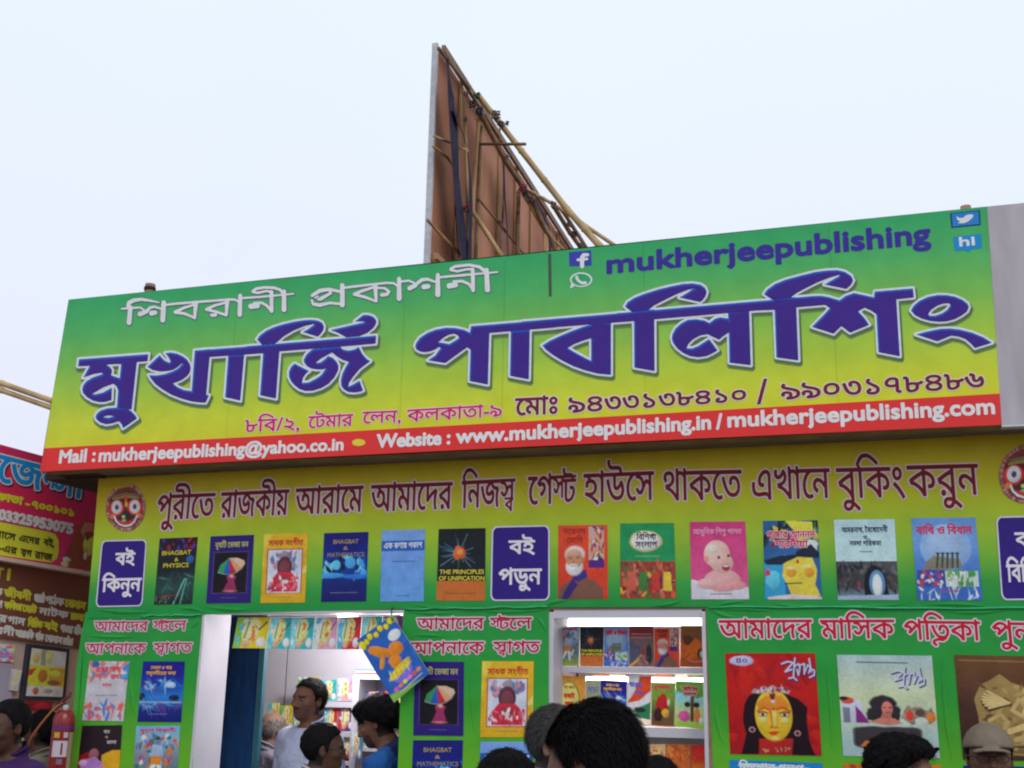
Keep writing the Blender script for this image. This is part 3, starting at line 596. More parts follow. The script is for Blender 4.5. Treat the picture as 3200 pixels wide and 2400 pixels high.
def plate(q, lines, lab):
    A = Art(BW, q, k=.8, vector=True); A.poly(rrect(q, .09), (204, 196, 226)); A.poly([(.5 + (u - .5) * .95, .5 + (v - .5) * .965) for u, v in rrect(q, .08)], (46, 28, 118))
    for (t, u0, v0, u1, h) in lines: A.text(t, u0, v0, u1, h, (216, 208, 236), 1.6, cell=1.2)
    o = A.build('slogan_plate', frieze); o['label'] = lab
plate([(318, 1689), (459, 1685.5), (445, 1894.6), (298, 1897.5)], [('বই', .34, .2, .76, .17), ('কিনুন', .1, .58, .94, .19)], 'purple plate printed at the left end of the headline banner')
plate([(1537, 1645), (1718, 1641), (1718, 1876.5), (1532, 1878)], [('বই', .3, .2, .74, .17), ('পড়ুন', .14, .58, .86, .2)], 'purple plate printed over the middle banner')
plate([(3112, 1614), (3296, 1610), (3318, 1874), (3130, 1876)], [('বই', .3, .2, .74, .17), ('বিলিয়ে', .12, .58, .9, .2)], 'purple plate cut by the right edge of the photo')
def medallion(cx, cy, a, b):
    q = [(cx - a, cy - b * .96), (cx + a, cy - b * 1.04), (cx + a, cy + b * .98), (cx - a, cy + b * 1.02)]; A = Art(BW, q, k=.62)
    A.ell(.5, .5, .45, .45, (124, 78, 72), 60, 0, .05)
    for k in range(110):
        t = 2 * math.pi * k / 110; r1 = random.uniform(.45, .5); w = .03; c = random.choice([(166, 116, 112), (140, 84, 84), (186, 146, 142), (112, 60, 64)])
        A.poly([(.5 + .36 * math.cos(t - w * 1.4), .5 + .36 * math.sin(t - w * 1.4)), (.5 + r1 * math.cos(t), .5 + r1 * math.sin(t)), (.5 + .36 * math.cos(t + w * 1.4), .5 + .36 * math.sin(t + w * 1.4))], c, True)
    A.l += .0001
    A.ell(.5, .5, .385, .385, (112, 44, 42), 30); A.ell(.5, .53, .335, .335, (66, 38, 40), 30); A.poly([(.14, .5), (.16, .32), (.5, .2), (.84, .32), (.86, .5)], (86, 24, 26)); A.poly([(.2, .31), (.5, .26), (.8, .31), (.8, .35), (.5, .32), (.2, .35)], (138, 124, 70))
    A.poly([(.22, .27), (.5, .22), (.78, .27), (.78, .29), (.5, .25), (.22, .29)], (110, 118, 60))
    for s in (-1, 1):
        A.ell(.5 + s * .2, .5, .17, .15, (206, 44, 40), 20); A.ell(.5 + s * .2, .49, .115, .125, (200, 204, 232), 20); A.ell(.5 + s * .2, .49, .042, .05, (70, 50, 96), 12); A.ell(.5 + s * .29, .66, .06, .05, (206, 104, 44), 10)
    A.poly([(.46, .3), (.5, .24), (.55, .3), (.53, .4), (.48, .4)], (222, 74, 34)); A.ell(.51, .44, .03, .05, (196, 170, 70)); A.ell(.5, .64, .1, .08, (40, 40, 40)); A.ell(.45, .67, .035, .03, (196, 184, 92)); A.ell(.46, .74, .05, .025, (120, 160, 110)); A.poly([(.3, .72), (.5, .78), (.72, .7), (.62, .79), (.5, .82), (.38, .79)], (206, 40, 44))
    A.line([(.25, .66), (.28, .74), (.36, .81), (.48, .845), (.6, .83), (.69, .77), (.75, .66)], .035, (214, 210, 226)); A.build('medallion', frieze)
medallion(393, 1586, 70, 84); medallion(3207, 1483, 96, 104)

# ---- the designs of the printed covers
def cv_physics(A):
    A.grad(0, 0, 1, 1, [(34, 24, 36), (30, 30, 44), (26, 34, 38), (40, 70, 66), (24, 34, 34)]); A.blobs(.05, .02, .95, .2, 14, [(150, 30, 52), (80, 50, 150), (60, 20, 80)], .06, .04)
    A.ell(.85, .33, .1, .06, (40, 90, 150)); A.blobs(.05, .55, .9, .85, 16, [(48, 92, 88), (60, 110, 100), (34, 60, 60)], .16, .02); A.line([(.75, .62), (.5, 1)], .03, (110, 190, 170)); A.line([(.8, .62), (.68, 1)], .03, (90, 170, 150))
    A.blobs(.02, .86, .6, .98, 30, [(110, 104, 80), (18, 18, 20)], .03, .012); A.text('BHAGBAT', .1, .19, .86, .065, (186, 176, 30)); A.text('&', .44, .3, .54, .05, (186, 176, 30)); A.text('PHYSICS', .16, .38, .82, .065, (186, 176, 30)); A.line([(.2, .87), (.7, .86)], .014, (190, 40, 50))
def cv_umbrella(A):
    A.rect(0, 0, 1, 1, (42, 26, 110)); A.rect(.1, .235, .9, .86, (70, 54, 110)); A.rect(.12, .25, .88, .845, (22, 18, 24)); A.text('বৃষ্টি ভেজা মন'.replace('্', ''), .12, .1, .88, .075, (170, 168, 96))
    cx, cy = .5, .36; P = [(.22, .54), (.24, .46), (.34, .37), (.5, .335), (.66, .34), (.79, .39), (.8, .46), (.72, .53), (.6, .56), (.46, .57)]; cs = [(60, 140, 90), (56, 130, 90), (44, 96, 176), (44, 96, 176), (190, 44, 62), (206, 150, 110), (200, 160, 120), (206, 176, 140), (190, 44, 62)]
    R = [(.22, .54), (.32, .545), (.42, .57), (.55, .56), (.65, .53), (.76, .47), (.8, .38), (.66, .34)]
    A.poly([(.22, .54), (.26, .44), (.46, .33), (.34, .56)], (56, 142, 92)); A.poly([(.34, .56), (.46, .33), (.5, .57)], (36, 92, 180)); A.poly([(.5, .57), (.46, .33), (.63, .54)], (186, 40, 60)); A.poly([(.63, .54), (.46, .33), (.74, .49)], (214, 150, 110)); A.poly([(.74, .49), (.46, .33), (.64, .33), (.8, .37), (.82, .42)], (206, 176, 150))
    A.line([(.22, .54), (.34, .565), (.5, .58), (.64, .55), (.76, .49), (.82, .41)], .012, (190, 190, 190)); A.ell(.52, .62, .08, .035, (214, 90, 80)); A.poly([(.42, .6), (.64, .6), (.6, .68), (.66, .8), (.36, .82), (.46, .68)], (150, 44, 92)); A.ell(.54, .6, .05, .025, (214, 150, 140)); A.ell(.52, .82, .14, .015, (196, 110, 110)); A.line([(.32, .92), (.66, .92)], .012, (110, 96, 160))
def cv_goddess(A):
    A.grad(0, 0, 1, 1, [(214, 172, 40), (208, 164, 34), (204, 160, 30)]); A.poly([(0, .0), (.2, 0), (.05, .25), (0, .6)], (222, 188, 70)); A.poly([(1, .45), (.8, .62), (1, .56)], (226, 200, 110)); A.text('সাধক সংগীত', .11, .1, .9, .075, (186, 70, 40), .8); A.rect(.1, .22, .9, .865, (176, 96, 60)); A.rect(.125, .235, .875, .855, (196, 200, 220))
    A.blobs(.2, .27, .8, .5, 26, [(120, 110, 150), (190, 130, 140), (90, 120, 160), (170, 160, 190)], .07, .05); A.ell(.5, .31, .1, .06, (140, 130, 140), 10, 0, .2); A.ell(.5, .48, .17, .15, (86, 44, 60)); A.ell(.5, .5, .12, .11, (120, 60, 70)); A.poly([(.2, .84), (.22, .66), (.34, .56), (.66, .56), (.8, .66), (.8, .84)], (196, 40, 60)); A.ell(.5, .66, .13, .07, (150, 50, 64))
    A.blobs(.16, .62, .84, .83, 34, [(206, 56, 76), (222, 206, 214), (170, 40, 60), (206, 120, 130)], .05, .03); A.ell(.5, .7, .05, .03, (206, 190, 180)); A.line([(.3, .92), (.7, .92)], .014, (120, 90, 90))
def cv_maths(A):
    A.grad(0, 0, 1, 1, [(28, 26, 110), (20, 30, 120), (24, 60, 150), (20, 36, 110), (24, 22, 96)]); A.blobs(.0, .36, 1, .62, 16, [(60, 150, 220), (30, 80, 180), (18, 24, 70), (110, 190, 230)], .12, .07); A.ell(.2, .62, .3, .04, (60, 150, 220)); A.ell(.75, .64, .3, .035, (40, 110, 200)); A.ell(.3, .47, .1, .07, (90, 180, 230)); A.ell(.62, .44, .12, .08, (70, 160, 226))
    A.text('BHAGBAT', .22, .1, .78, .06, (150, 130, 90)); A.text('&', .45, .2, .55, .05, (150, 130, 90)); A.text('MATHEMATICS', .1, .29, .92, .06, (130, 120, 110)); A.line([(.2, .87), (.8, .87)], .012, (150, 140, 130))
def cv_lightblue(A):
    A.grad(0, 0, 1, 1, [(116, 154, 214), (104, 150, 214), (96, 150, 212)]); A.rect(0, .15, 1, .29, (40, 92, 178)); A.text('এক কণায় প্রকাশ'.replace('্র', ''), .06, .18, .94, .075, (206, 210, 232)); A.line([(.26, .44), (.78, .44)], .018, (60, 60, 130)); A.line([(.36, .92), (.66, .92)], .016, (60, 70, 130))
def cv_principles(A):
    A.rect(0, 0, 1, .73, (26, 30, 36)); A.rect(0, .73, 1, 1, (190, 104, 48))
    for i in range(26): a = random.uniform(0, 6.3); r = random.uniform(.2, .5); A.line([(.45 + .08 * math.cos(a), .34 + .05 * math.sin(a)), (min(.98, max(.02, .45 + r * math.cos(a))), max(.02, .34 + r * .6 * math.sin(a)))], .012, random.choice([(60, 130, 170), (110, 150, 160), (70, 90, 100)]))
    A.ell(.45, .34, .13, .09, (206, 96, 44), 12, 0, .35); A.ell(.47, .33, .06, .04, (230, 150, 80), 9, 0, .3); A.text('THE PRINCIPLES', .05, .57, .97, .06, (204, 186, 50)); A.text('OF UNIFICATION', .04, .66, .98, .06, (204, 186, 50)); A.line([(.2, .9), (.8, .9)], .014, (120, 60, 30))
def cv_portrait(A):
    A.grad(0, 0, 1, 1, [(214, 74, 44), (210, 66, 40), (196, 60, 40)]); A.text('নরেন্দ্র'.replace('্দ্র', 'দ'), .1, .05, .56, .07, (150, 40, 30)); A.text('মোদি', .18, .17, .5, .07, (150, 40, 30))
    A.rect(.62, .02, .93, .58, (196, 160, 150)); A.blobs(.64, .03, .91, .56, 30, [(196, 60, 50), (220, 220, 220), (90, 60, 130), (60, 50, 60), (206, 130, 60)], .06, .03); A.rect(.62, .47, .93, .58, (80, 40, 120))
    A.poly([(.0, 1), (.04, .85), (.2, .76), (.38, .68), (.5, .68), (.74, .76), (.9, .86), (.92, 1)], (120, 82, 66)); A.poly([(.06, 1), (.28, .72), (.4, .8), (.2, 1)], (54, 40, 110)); A.poly([(.26, .74), (.36, .64), (.56, .6), (.6, .7), (.42, .76)], (60, 46, 120))
    A.ell(.34, .395, .2, .115, (206, 196, 192), soft=3); A.ell(.33, .56, .17, .12, (216, 210, 210), soft=3); A.ell(.33, .455, .17, .125, (196, 138, 110), soft=2); A.ell(.31, .38, .13, .05, (206, 156, 128), soft=5); A.ell(.5, .47, .03, .035, (180, 116, 92)); A.ell(.31, .585, .1, .05, (224, 220, 222), soft=3); A.line([(.2, .435), (.29, .43)], .02, (120, 96, 88)); A.line([(.36, .43), (.45, .428)], .02, (120, 96, 88)); A.line([(.22, .455), (.28, .455)], .014, (60, 36, 34)); A.line([(.37, .452), (.43, .45)], .014, (60, 36, 34)); A.poly([(.315, .45), (.345, .5), (.29, .51)], (170, 108, 84)); A.ell(.31, .535, .09, .014, (214, 206, 206)); A.line([(.27, .555), (.36, .552)], .014, (140, 70, 64))
def cv_green(A):
    A.rect(0, 0, 1, .51, (34, 140, 84)); A.rect(0, .51, 1, 1, (150, 60, 50)); A.ell(.47, .24, .3, .14, (196, 190, 130), 20, 0, .08); A.ell(.47, .24, .26, .115, (222, 226, 226), 20, 0, .05); A.text('বিশিT', .3, .15, .66, .07, (60, 50, 60)); A.text('সংলাপ', .28, .25, .68, .07, (60, 50, 60)); A.line([(.28, .44), (.72, .44)], .012, (150, 190, 150))
    A.blobs(.03, .54, .97, .97, 60, [(196, 92, 64), (110, 40, 36), (54, 110, 60), (206, 160, 60), (80, 44, 70), (190, 110, 90)], .07, .05)
    for x, c in ((.2, (196, 90, 70)), (.42, (60, 120, 60)), (.64, (190, 60, 50)), (.85, (210, 180, 60))): A.ell(x, .6, .045, .035, (150, 80, 60)); A.poly([(x - .07, .65), (x + .06, .65), (x + .08, .9), (x - .08, .9)], c)
def cv_baby(A):
    A.grad(0, 0, 1, 1, [(196, 60, 118), (202, 72, 128), (206, 90, 140)]); A.text('আধুনিক শিশু পালন', .06, .1, .92, .06, (226, 150, 180)); A.poly([(0, .8), (.3, .84), (.6, .88), (1, .84), (1, 1), (0, 1)], (206, 206, 226)); A.poly([(.0, .74), (.12, .76), (.2, .85), (0, .86)], (224, 206, 216))
    A.ell(.55, .76, .32, .15, (222, 160, 160)); A.ell(.3, .8, .2, .07, (226, 170, 166)); A.ell(.76, .82, .2, .06, (216, 148, 150)); A.ell(.47, .42, .23, .18, (226, 176, 166)); A.ell(.55, .53, .2, .13, (228, 172, 164)); A.ell(.28, .48, .04, .04, (210, 140, 134)); A.ell(.5, .46, .025, .018, (60, 40, 50)); A.ell(.67, .44, .025, .018, (60, 40, 50)); A.ell(.62, .59, .07, .045, (170, 50, 70)); A.ell(.62, .57, .05, .012, (240, 230, 230)); A.ell(.4, .35, .12, .05, (236, 196, 184)); A.line([(.34, .93), (.7, .93)], .016, (100, 60, 110))
def cv_collage(A):
    A.rect(0, 0, 1, 1, (44, 96, 150)); A.blobs(0, 0, 1, .35, 26, [(150, 30, 50), (40, 30, 50), (206, 180, 60), (60, 140, 90), (30, 60, 80)], .14, .07); A.poly([(.4, 0), (.9, .02), (.9, .2), (.5, .3), (.55, .12)], (220, 206, 70)); A.poly([(0, .55), (.4, .42), (.36, 1), (0, 1)], (50, 150, 196)); A.ell(.15, .75, .13, .12, (90, 190, 214), 9, 0, .2); A.ell(.06, .66, .05, .04, (206, 60, 90))
    A.poly([(.36, .48), (.6, .42), (.86, .46), (.94, .62), (.9, .82), (.98, .96), (.5, 1), (.4, .8), (.32, .7)], (224, 196, 70)); A.ell(.85, .33, .13, .09, (206, 214, 210), 10, 0, .3); A.poly([(.0, .5), (.3, .44), (.56, .43), (.6, .38), (.86, .3), (1, .42), (.98, .48), (.6, .46), (.3, .56), (.05, .56)], (30, 40, 60)); A.ell(.48, .66, .09, .06, (230, 150, 50)); A.ell(.8, .66, .09, .06, (230, 150, 50)); A.ell(.48, .6, .08, .02, (236, 226, 150)); A.ell(.76, .58, .08, .02, (236, 226, 150)); A.ell(.6, .52, .025, .025, (190, 50, 40)); A.line([(.36, .8), (.66, .79)], .02, (60, 40, 40)); A.poly([(.06, .97), (.5, .93), (1, .97), (1, 1), (.06, 1)], (206, 190, 190))
    A.text('পূজার আনন্দ'.replace('্', ''), .06, .14, .94, .08, (196, 36, 90), .8, (226, 206, 210), 2); A.text('শারদীয়া', .2, .26, .8, .08, (196, 36, 90), .8, (226, 206, 210), 2)
def cv_cave(A):
    A.grad(0, 0, 1, .52, [(176, 208, 232), (182, 212, 232), (186, 214, 230)]); A.grad(0, .52, 1, 1, [(76, 84, 92), (60, 60, 66), (66, 66, 70), (120, 150, 170)]); A.blobs(0, .54, 1, .9, 40, [(96, 96, 96), (50, 46, 50), (84, 74, 70), (40, 40, 50)], .09, .03); A.poly([(.44, .96), (.46, .68), (.58, .56), (.72, .6), (.82, .76), (.84, .94)], (24, 26, 40)); A.ell(.66, .8, .13, .17, (90, 130, 170)); A.ell(.66, .82, .08, .14, (190, 220, 236)); A.ell(.67, .84, .04, .1, (232, 240, 244)); A.line([(.36, .78), (.36, .86)], .03, (160, 50, 60)); A.poly([(0, .95), (1, .93), (1, 1), (0, 1)], (150, 170, 190))
    A.text('অমরনাথ, বৈষোদেবী', .12, .1, .88, .06, (34, 34, 70)); A.text('ও', .47, .2, .53, .045, (34, 34, 70)); A.text('নর্মদা পরিক্রমা'.replace('্র', '').replace('র্ম', 'ম'), .24, .27, .76, .055, (34, 34, 70)); A.line([(.4, .4), (.6, .4)], .014, (60, 60, 80))
def cv_bottles(A):
    A.grad(0, 0, 1, 1, [(96, 140, 200), (110, 156, 214), (84, 130, 200), (60, 110, 186), (54, 100, 176)]); A.ell(.5, .36, .4, .28, (136, 170, 216), 24); A.ell(.48, .34, .28, .2, (150, 176, 212), 24); A.poly([(.14, .56), (.3, .46), (.7, .5), (.74, .6), (.4, .64), (.14, .62)], (130, 124, 110))
    for i in range(5): A.line([(.34 + i * .08, .6), (.37 + i * .075, .44)], .035, (60, 80, 70)); A.ell(.37 + i * .075, .43, .03, .012, (40, 50, 50))
    A.rect(.02, .63, .45, .83, (70, 70, 140)); A.blobs(.04, .64, .43, .82, 26, [(200, 60, 80), (206, 210, 226), (50, 80, 170)], .04, .025); A.rect(.46, .65, .97, .83, (190, 206, 200)); A.blobs(.5, .66, .95, .82, 22, [(70, 150, 70), (230, 236, 230), (110, 170, 60)], .06, .03); A.blobs(0, .86, 1, .99, 16, [(206, 220, 236), (60, 100, 180)], .1, .02)
    A.text('ব্যাধি ও বিধান'.replace('্য', ''), .06, .11, .93, .085, (196, 50, 84), 1.2); A.line([(.34, .895), (.64, .89)], .016, (176, 60, 90))
def cv_splash(A):
    A.rect(0, 0, 1, 1, (186, 182, 190)); A.blobs(0, .0, 1, .3, 22, [(206, 110, 96), (214, 140, 120), (60, 130, 190), (200, 190, 196)], .14, .05); A.ell(.92, .26, .12, .05, (70, 150, 206), 9, 0, .3); A.ell(.16, .05, .1, .06, (60, 90, 160), 9, 0, .3); A.blobs(0, .7, 1, .96, 24, [(206, 96, 84), (214, 140, 120), (70, 120, 190), (196, 190, 196), (206, 90, 110)], .12, .04)
    A.text('রঙের খেলা', .18, .1, .8, .08, (196, 70, 90), .8); A.text('নানা কথা', .2, .22, .84, .07, (196, 80, 96), .6); A.text('গান', .38, .38, .62, .05, (206, 90, 110), .6); A.line([(.25, .58), (.78, .57)], .02, (110, 106, 150))
def cv_night(A):
    A.grad(0, 0, 1, 1, [(26, 26, 130), (28, 30, 136), (24, 60, 160), (40, 120, 200), (22, 40, 120), (24, 22, 110)]); A.blobs(.0, .34, .9, .44, 14, [(30, 110, 190), (130, 170, 206), (110, 50, 96)], .14, .03); A.ell(.7, .39, .12, .045, (170, 196, 220), 9, 0, .3); A.ell(.05, .58, .07, .06, (20, 40, 60)); A.ell(.8, .6, .12, .05, (20, 36, 70)); A.rect(0, .66, 1, .69, (120, 170, 206)); A.blobs(.05, .7, .98, .76, 12, [(120, 60, 130), (110, 150, 200)], .16, .012)
    A.text('দেবতা ও গাছ', .2, .08, .7, .05, (206, 150, 50), .5); A.text('সমুদ্রতীরের কথা'.replace('্র', ''), .1, .17, .8, .05, (206, 150, 50), .5); A.line([(.25, .87), (.65, .87)], .02, (96, 96, 170))
def cv_dark(A):
    A.rect(0, 0, 1, 1, (40, 28, 36)); A.text('গান', .55, .08, .7, .05, (170, 160, 160)); A.text('ও', .6, .17, .66, .04, (150, 140, 140)); A.text('মালা', .65, .25, .88, .05, (180, 170, 170)); A.poly([(.0, .5), (.2, .42), (.3, .5), (.2, 1), (0, 1)], (150, 24, 30)); A.poly([(.55, .48), (.8, .4), (1, .4), (1, 1), (.6, 1)], (214, 160, 30)); A.ell(.36, .46, .12, .09, (150, 90, 96)); A.poly([(.08, .56), (.4, .5), (.6, .62), (.5, .8), (.04, .8)], (170, 120, 186)); A.ell(.12, .6, .1, .05, (206, 170, 210)); A.poly([(.3, .72), (.6, .62), (.7, 1), (.2, 1)], (190, 130, 186))
def cv_blueboy(A):
    A.grad(0, 0, 1, 1, [(110, 170, 206), (130, 170, 190), (120, 130, 150), (90, 120, 110), (150, 160, 60)]); A.text('মহান বিজ্ঞানী'.replace('্ঞ', ''), .1, .05, .9, .05, (196, 60, 110), .5); A.blobs(.05, .12, .95, .8, 44, [(196, 60, 66), (206, 120, 60), (200, 204, 214), (60, 110, 90), (70, 130, 190)], .09, .04); A.ell(.5, .24, .08, .05, (110, 130, 170)); A.ell(.5, .2, .06, .02, (40, 50, 70)); A.poly([(.4, .3), (.6, .3), (.66, .48), (.36, .48)], (160, 180, 210)); A.poly([(.38, .48), (.62, .48), (.62, .62), (.38, .62)], (214, 130, 40)); A.poly([(.4, .62), (.52, .62), (.36, .82), (.28, .8)], (206, 214, 226)); A.poly([(.52, .62), (.62, .62), (.66, .86), (.58, .86)], (206, 214, 226))
def cv_redlady(A):
    A.grad(0, 0, 1, 1, [(178, 26, 24), (186, 28, 22), (170, 22, 24), (150, 20, 30)]); A.blobs(0, 0, 1, 1, 26, [(186, 34, 26), (166, 18, 22), (176, 24, 34)], .16, .09); A.ell(.18, .075, .13, .05, (176, 180, 216), 30, 0, .1); A.text('৪০', .12, .05, .24, .045, (120, 60, 90), .5)
    A.poly([(.24, .42), (.34, .38), (.62, .39), (.78, .45), (.88, .53), (.86, .68), (.88, .86), (.93, 1), (.12, 1), (.18, .8), (.16, .66), (.18, .5)], (30, 14, 22)); A.poly([(.32, .84), (.7, .84), (.68, 1), (.32, 1)], (170, 34, 34)); A.ell(.5, .61, .205, .255, (214, 176, 40), 30); A.poly([(.32, .5), (.42, .42), (.6, .42), (.68, .5), (.66, .55), (.34, .55)], (206, 130, 40))
    A.line([(.33, .57), (.4, .535), (.46, .56), (.48, .66)], .028, (196, 90, 34)); A.line([(.52, .56), (.6, .53), (.68, .57)], .028, (196, 90, 34)); A.poly([(.46, .55), (.54, .55), (.54, .72), (.56, .74), (.44, .74), (.47, .7)], (200, 110, 36)); A.poly([(.485, .56), (.53, .56), (.53, .72), (.485, .72)], (196, 190, 96))
    for x in (.38, .62): A.ell(x, .605, .055, .022, (150, 60, 50)); A.ell(x, .605, .045, .015, (206, 190, 170)); A.ell(x, .605, .018, .016, (50, 24, 40)); A.ell(x, .655, .045, .025, (190, 200, 120))
    A.line([(.33, .585), (.39, .575), (.44, .59)], .01, (50, 20, 20)); A.line([(.56, .59), (.62, .575), (.68, .585)], .01, (50, 20, 20)); A.poly([(.42, .775), (.5, .765), (.57, .775), (.52, .805), (.46, .805)], (196, 60, 30)); A.ell(.5, .835, .04, .015, (206, 196, 110)); A.ell(.5, .55, .017, .013, (196, 50, 30)); A.ell(.5, .47, .022, .022, (206, 190, 190)); A.poly([(.46, .4), (.54, .4), (.52, .46), (.48, .46)], (110, 30, 60))
    A.poly([(.27, .39), (.3, .35), (.36, .36), (.4, .32), (.45, .34), (.5, .31), (.56, .34), (.62, .33), (.66, .36), (.7, .37), (.68, .4), (.5, .38), (.34, .4)], (176, 150, 156)); A.blobs(.3, .34, .68, .38, 12, [(206, 196, 196), (150, 60, 70)], .03, .02)
    for x, y in ((.255, .755), (.75, .785)): A.ell(x, y, .035, .028, (180, 140, 140)); A.ell(x, y, .022, .018, (70, 20, 40))
    A.blobs(.36, .93, .66, .97, 18, [(120, 50, 50), (196, 150, 110)], .014, .01)
    script_logo(A, .62, .05)
def script_logo(A, u, v, s=1.0):
    P = lambda pts: [(u + x * .36 * s, v + y * .22 * s) for x, y in pts]
    for d, c, w in ((.008, (50, 34, 110), .03), (0, (196, 196, 226), .017)):
        for st in ([(0, .25), (.2, .15), (.36, .2), (.1, .6), (.3, .5)], [(.42, .0), (.36, .6), (.34, .85)], [(.4, .35), (.52, .25), (.56, .4), (.5, .75), (.46, .5)], [(.58, .3), (.7, .25), (.68, .7)], [(.7, .6), (.8, .3), (.88, .4), (.82, .65)], [(.86, .02), (.9, .6)], [(.88, .45), (1.0, .55), (.98, .75), (.84, .85)], [(.2, .9), (.34, .85), (.44, .98)]):
            A.line([(x + d, y + d) for x, y in P(st)], w * s, c)
def cv_pale(A):
    A.grad(0, 0, 1, 1, [(160, 186, 190), (180, 196, 178), (190, 200, 160), (186, 196, 172), (160, 184, 180), (156, 180, 186)]); A.line([(.2, .07), (.74, .075)], .012, (70, 80, 76)); script_logo(A, .56, .12, .95)
    A.poly([(.02, .46), (.14, .43), (.22, .46), (.24, .56), (.3, .66), (.02, .68)], (186, 190, 206)); A.ell(.08, .45, .07, .035, (196, 80, 60)); A.ell(.04, .43, .05, .02, (40, 30, 40)); A.poly([(.16, .5), (.22, .56), (.3, .67), (.16, .67)], (130, 40, 120)); A.poly([(.03, .52), (.1, .52), (.1, .67), (.03, .67)], (110, 120, 130))
    A.ell(.45, .49, .14, .1, (44, 38, 44), 20, 0, .15, soft=3); A.ell(.36, .58, .09, .08, (44, 38, 44), 20, 0, .3, soft=3); A.ell(.57, .57, .06, .08, (44, 38, 44), 20, 0, .3, soft=3); A.poly([(.44, .56), (.52, .56), (.54, .66), (.4, .66)], (176, 104, 92)); A.ell(.49, .525, .058, .07, (196, 116, 104), 16, soft=2); A.line([(.45, .515), (.475, .513)], .01, (50, 30, 34)); A.line([(.51, .515), (.535, .513)], .01, (50, 30, 34)); A.line([(.475, .563), (.52, .56)], .012, (150, 50, 60)); A.poly([(.28, .66), (.4, .62), (.56, .62), (.64, .67), (.5, .69)], (196, 120, 104)); A.blobs(.68, .53, .96, .64, 24, [(150, 130, 110), (120, 110, 96)], .07, .04); A.ell(.72, .59, .04, .05, (206, 60, 44)); A.ell(.83, .56, .05, .035, (96, 70, 60)); A.ell(.84, .64, .07, .035, (190, 200, 190)); A.ell(.94, .6, .05, .045, (214, 120, 44))
    A.poly(rrect(0, .2), (0, 0, 0)) if False else None
    A.poly([(.12 + .72 * u, .7 + .22 * v) for u, v in rrect(0, .18)], (84, 90, 92)); A.poly([(.14 + .68 * u, .71 + .2 * v) for u, v in rrect(0, .16)], (56, 50, 54)); A.poly([(.18, .9), (.24, .84), (.3, .85), (.26, .9)], (196, 110, 54))
def cv_carving(A):
    A.grad(0, 0, 1, 1, [(104, 70, 40), (92, 58, 38), (70, 42, 34), (60, 36, 32), (64, 44, 38)]); A.line([(.04, .05), (.7, .055)], .012, (140, 110, 60)); A.poly([(.2, .95), (.2, .6), (.17, .42), (.25, .28), (.45, .18), (.56, .26), (.7, .3), (.78, .2), (1, .22), (1, .96)], (150, 124, 72))
    A.blobs(.24, .28, .98, .92, 50, [(120, 94, 56), (166, 140, 88), (96, 68, 42), (140, 112, 66)], .06, .03)
    for i in range(7): a = 2.5 + i * .22; A.line([(.52, .46), (.52 + .27 * math.cos(a), .46 - .13 * math.sin(a) * (1 if i < 3 else 1) - .02)], .034, (66, 44, 30)); A.line([(.52, .45), (.52 + .27 * math.cos(a), .45 - .13 * math.sin(a) - .03)], .024, (202, 178, 120))
    A.ell(.74, .34, .07, .055, (196, 170, 112)); A.ell(.74, .44, .11, .07, (186, 160, 104)); A.ell(.72, .56, .08, .09, (196, 172, 114)); A.line([(.62, .42), (.54, .52), (.66, .58)], .04, (190, 164, 108)); A.line([(.86, .42), (.93, .5), (.84, .58)], .04, (190, 164, 108)); A.line([(.5, .72), (.7, .66), (.92, .7)], .06, (196, 172, 112)); A.line([(.56, .8), (.74, .74), (.9, .82)], .05, (176, 150, 96)); A.line([(.3, .62), (.42, .56), (.5, .64), (.4, .74)], .035, (176, 150, 96)); A.line([(.3, .86), (.98, .88)], .02, (70, 46, 34)); A.line([(.28, .91), (.98, .93)], .02, (110, 84, 50))
def cv_cyan(A): A.grad(0, 0, 1, 1, [(34, 120, 190), (40, 130, 200), (30, 110, 180)]); A.line([(.1, .05), (.86, .06)], .02, (206, 214, 236)); A.text('কিশোর গল্প'.replace('্প', 'প'), .1, .03, .8, .07, (206, 220, 240), 1.0)
def cv_orange(A): A.grad(0, 0, 1, 1, [(206, 106, 44), (190, 90, 40)]); A.blobs(0, 0, 1, .3, 20, [(170, 70, 34), (214, 130, 60)], .2, .03)
def cv_train(A): A.rect(0, 0, 1, .25, (130, 46, 50)); A.rect(0, .25, 1, 1, (120, 92, 90)); A.line([(.1, .19), (.9, .2)], .03, (206, 150, 150)); A.line([(.1, .28), (.9, .28)], .03, (196, 140, 140)); A.poly([(0, .35), (.5, .5), (.4, .8), (0, .95)], (80, 84, 104)); A.poly([(0, .98), (.5, .7), (.55, .75), (.1, 1)], (206, 160, 80)); A.ell(.8, .7, .13, .25, (50, 44, 46)); A.ell(.55, .62, .08, .1, (140, 60, 60)); A.blobs(.3, .75, .75, .97, 16, [(150, 110, 110), (120, 70, 76)], .08, .04)
def cv_monk(A): A.grad(0, 0, 1, 1, [(150, 110, 60), (130, 80, 44), (196, 90, 30), (190, 84, 30), (150, 70, 40)]); A.ell(.3, .35, .2, .12, (90, 50, 34), 10, 0, .3); A.poly([(.1, .8), (.3, .5), (.6, .3), (.9, .45), (1, .75), (.6, .8)], (206, 100, 24)); A.ell(.82, .68, .13, .13, (44, 34, 34)); A.ell(.86, .7, .07, .09, (190, 180, 170)); A.line([(.05, .85), (.4, .68)], .03, (110, 50, 24)); A.line([(.3, .82), (.6, .88), (.95, .84)], .03, (170, 150, 140))
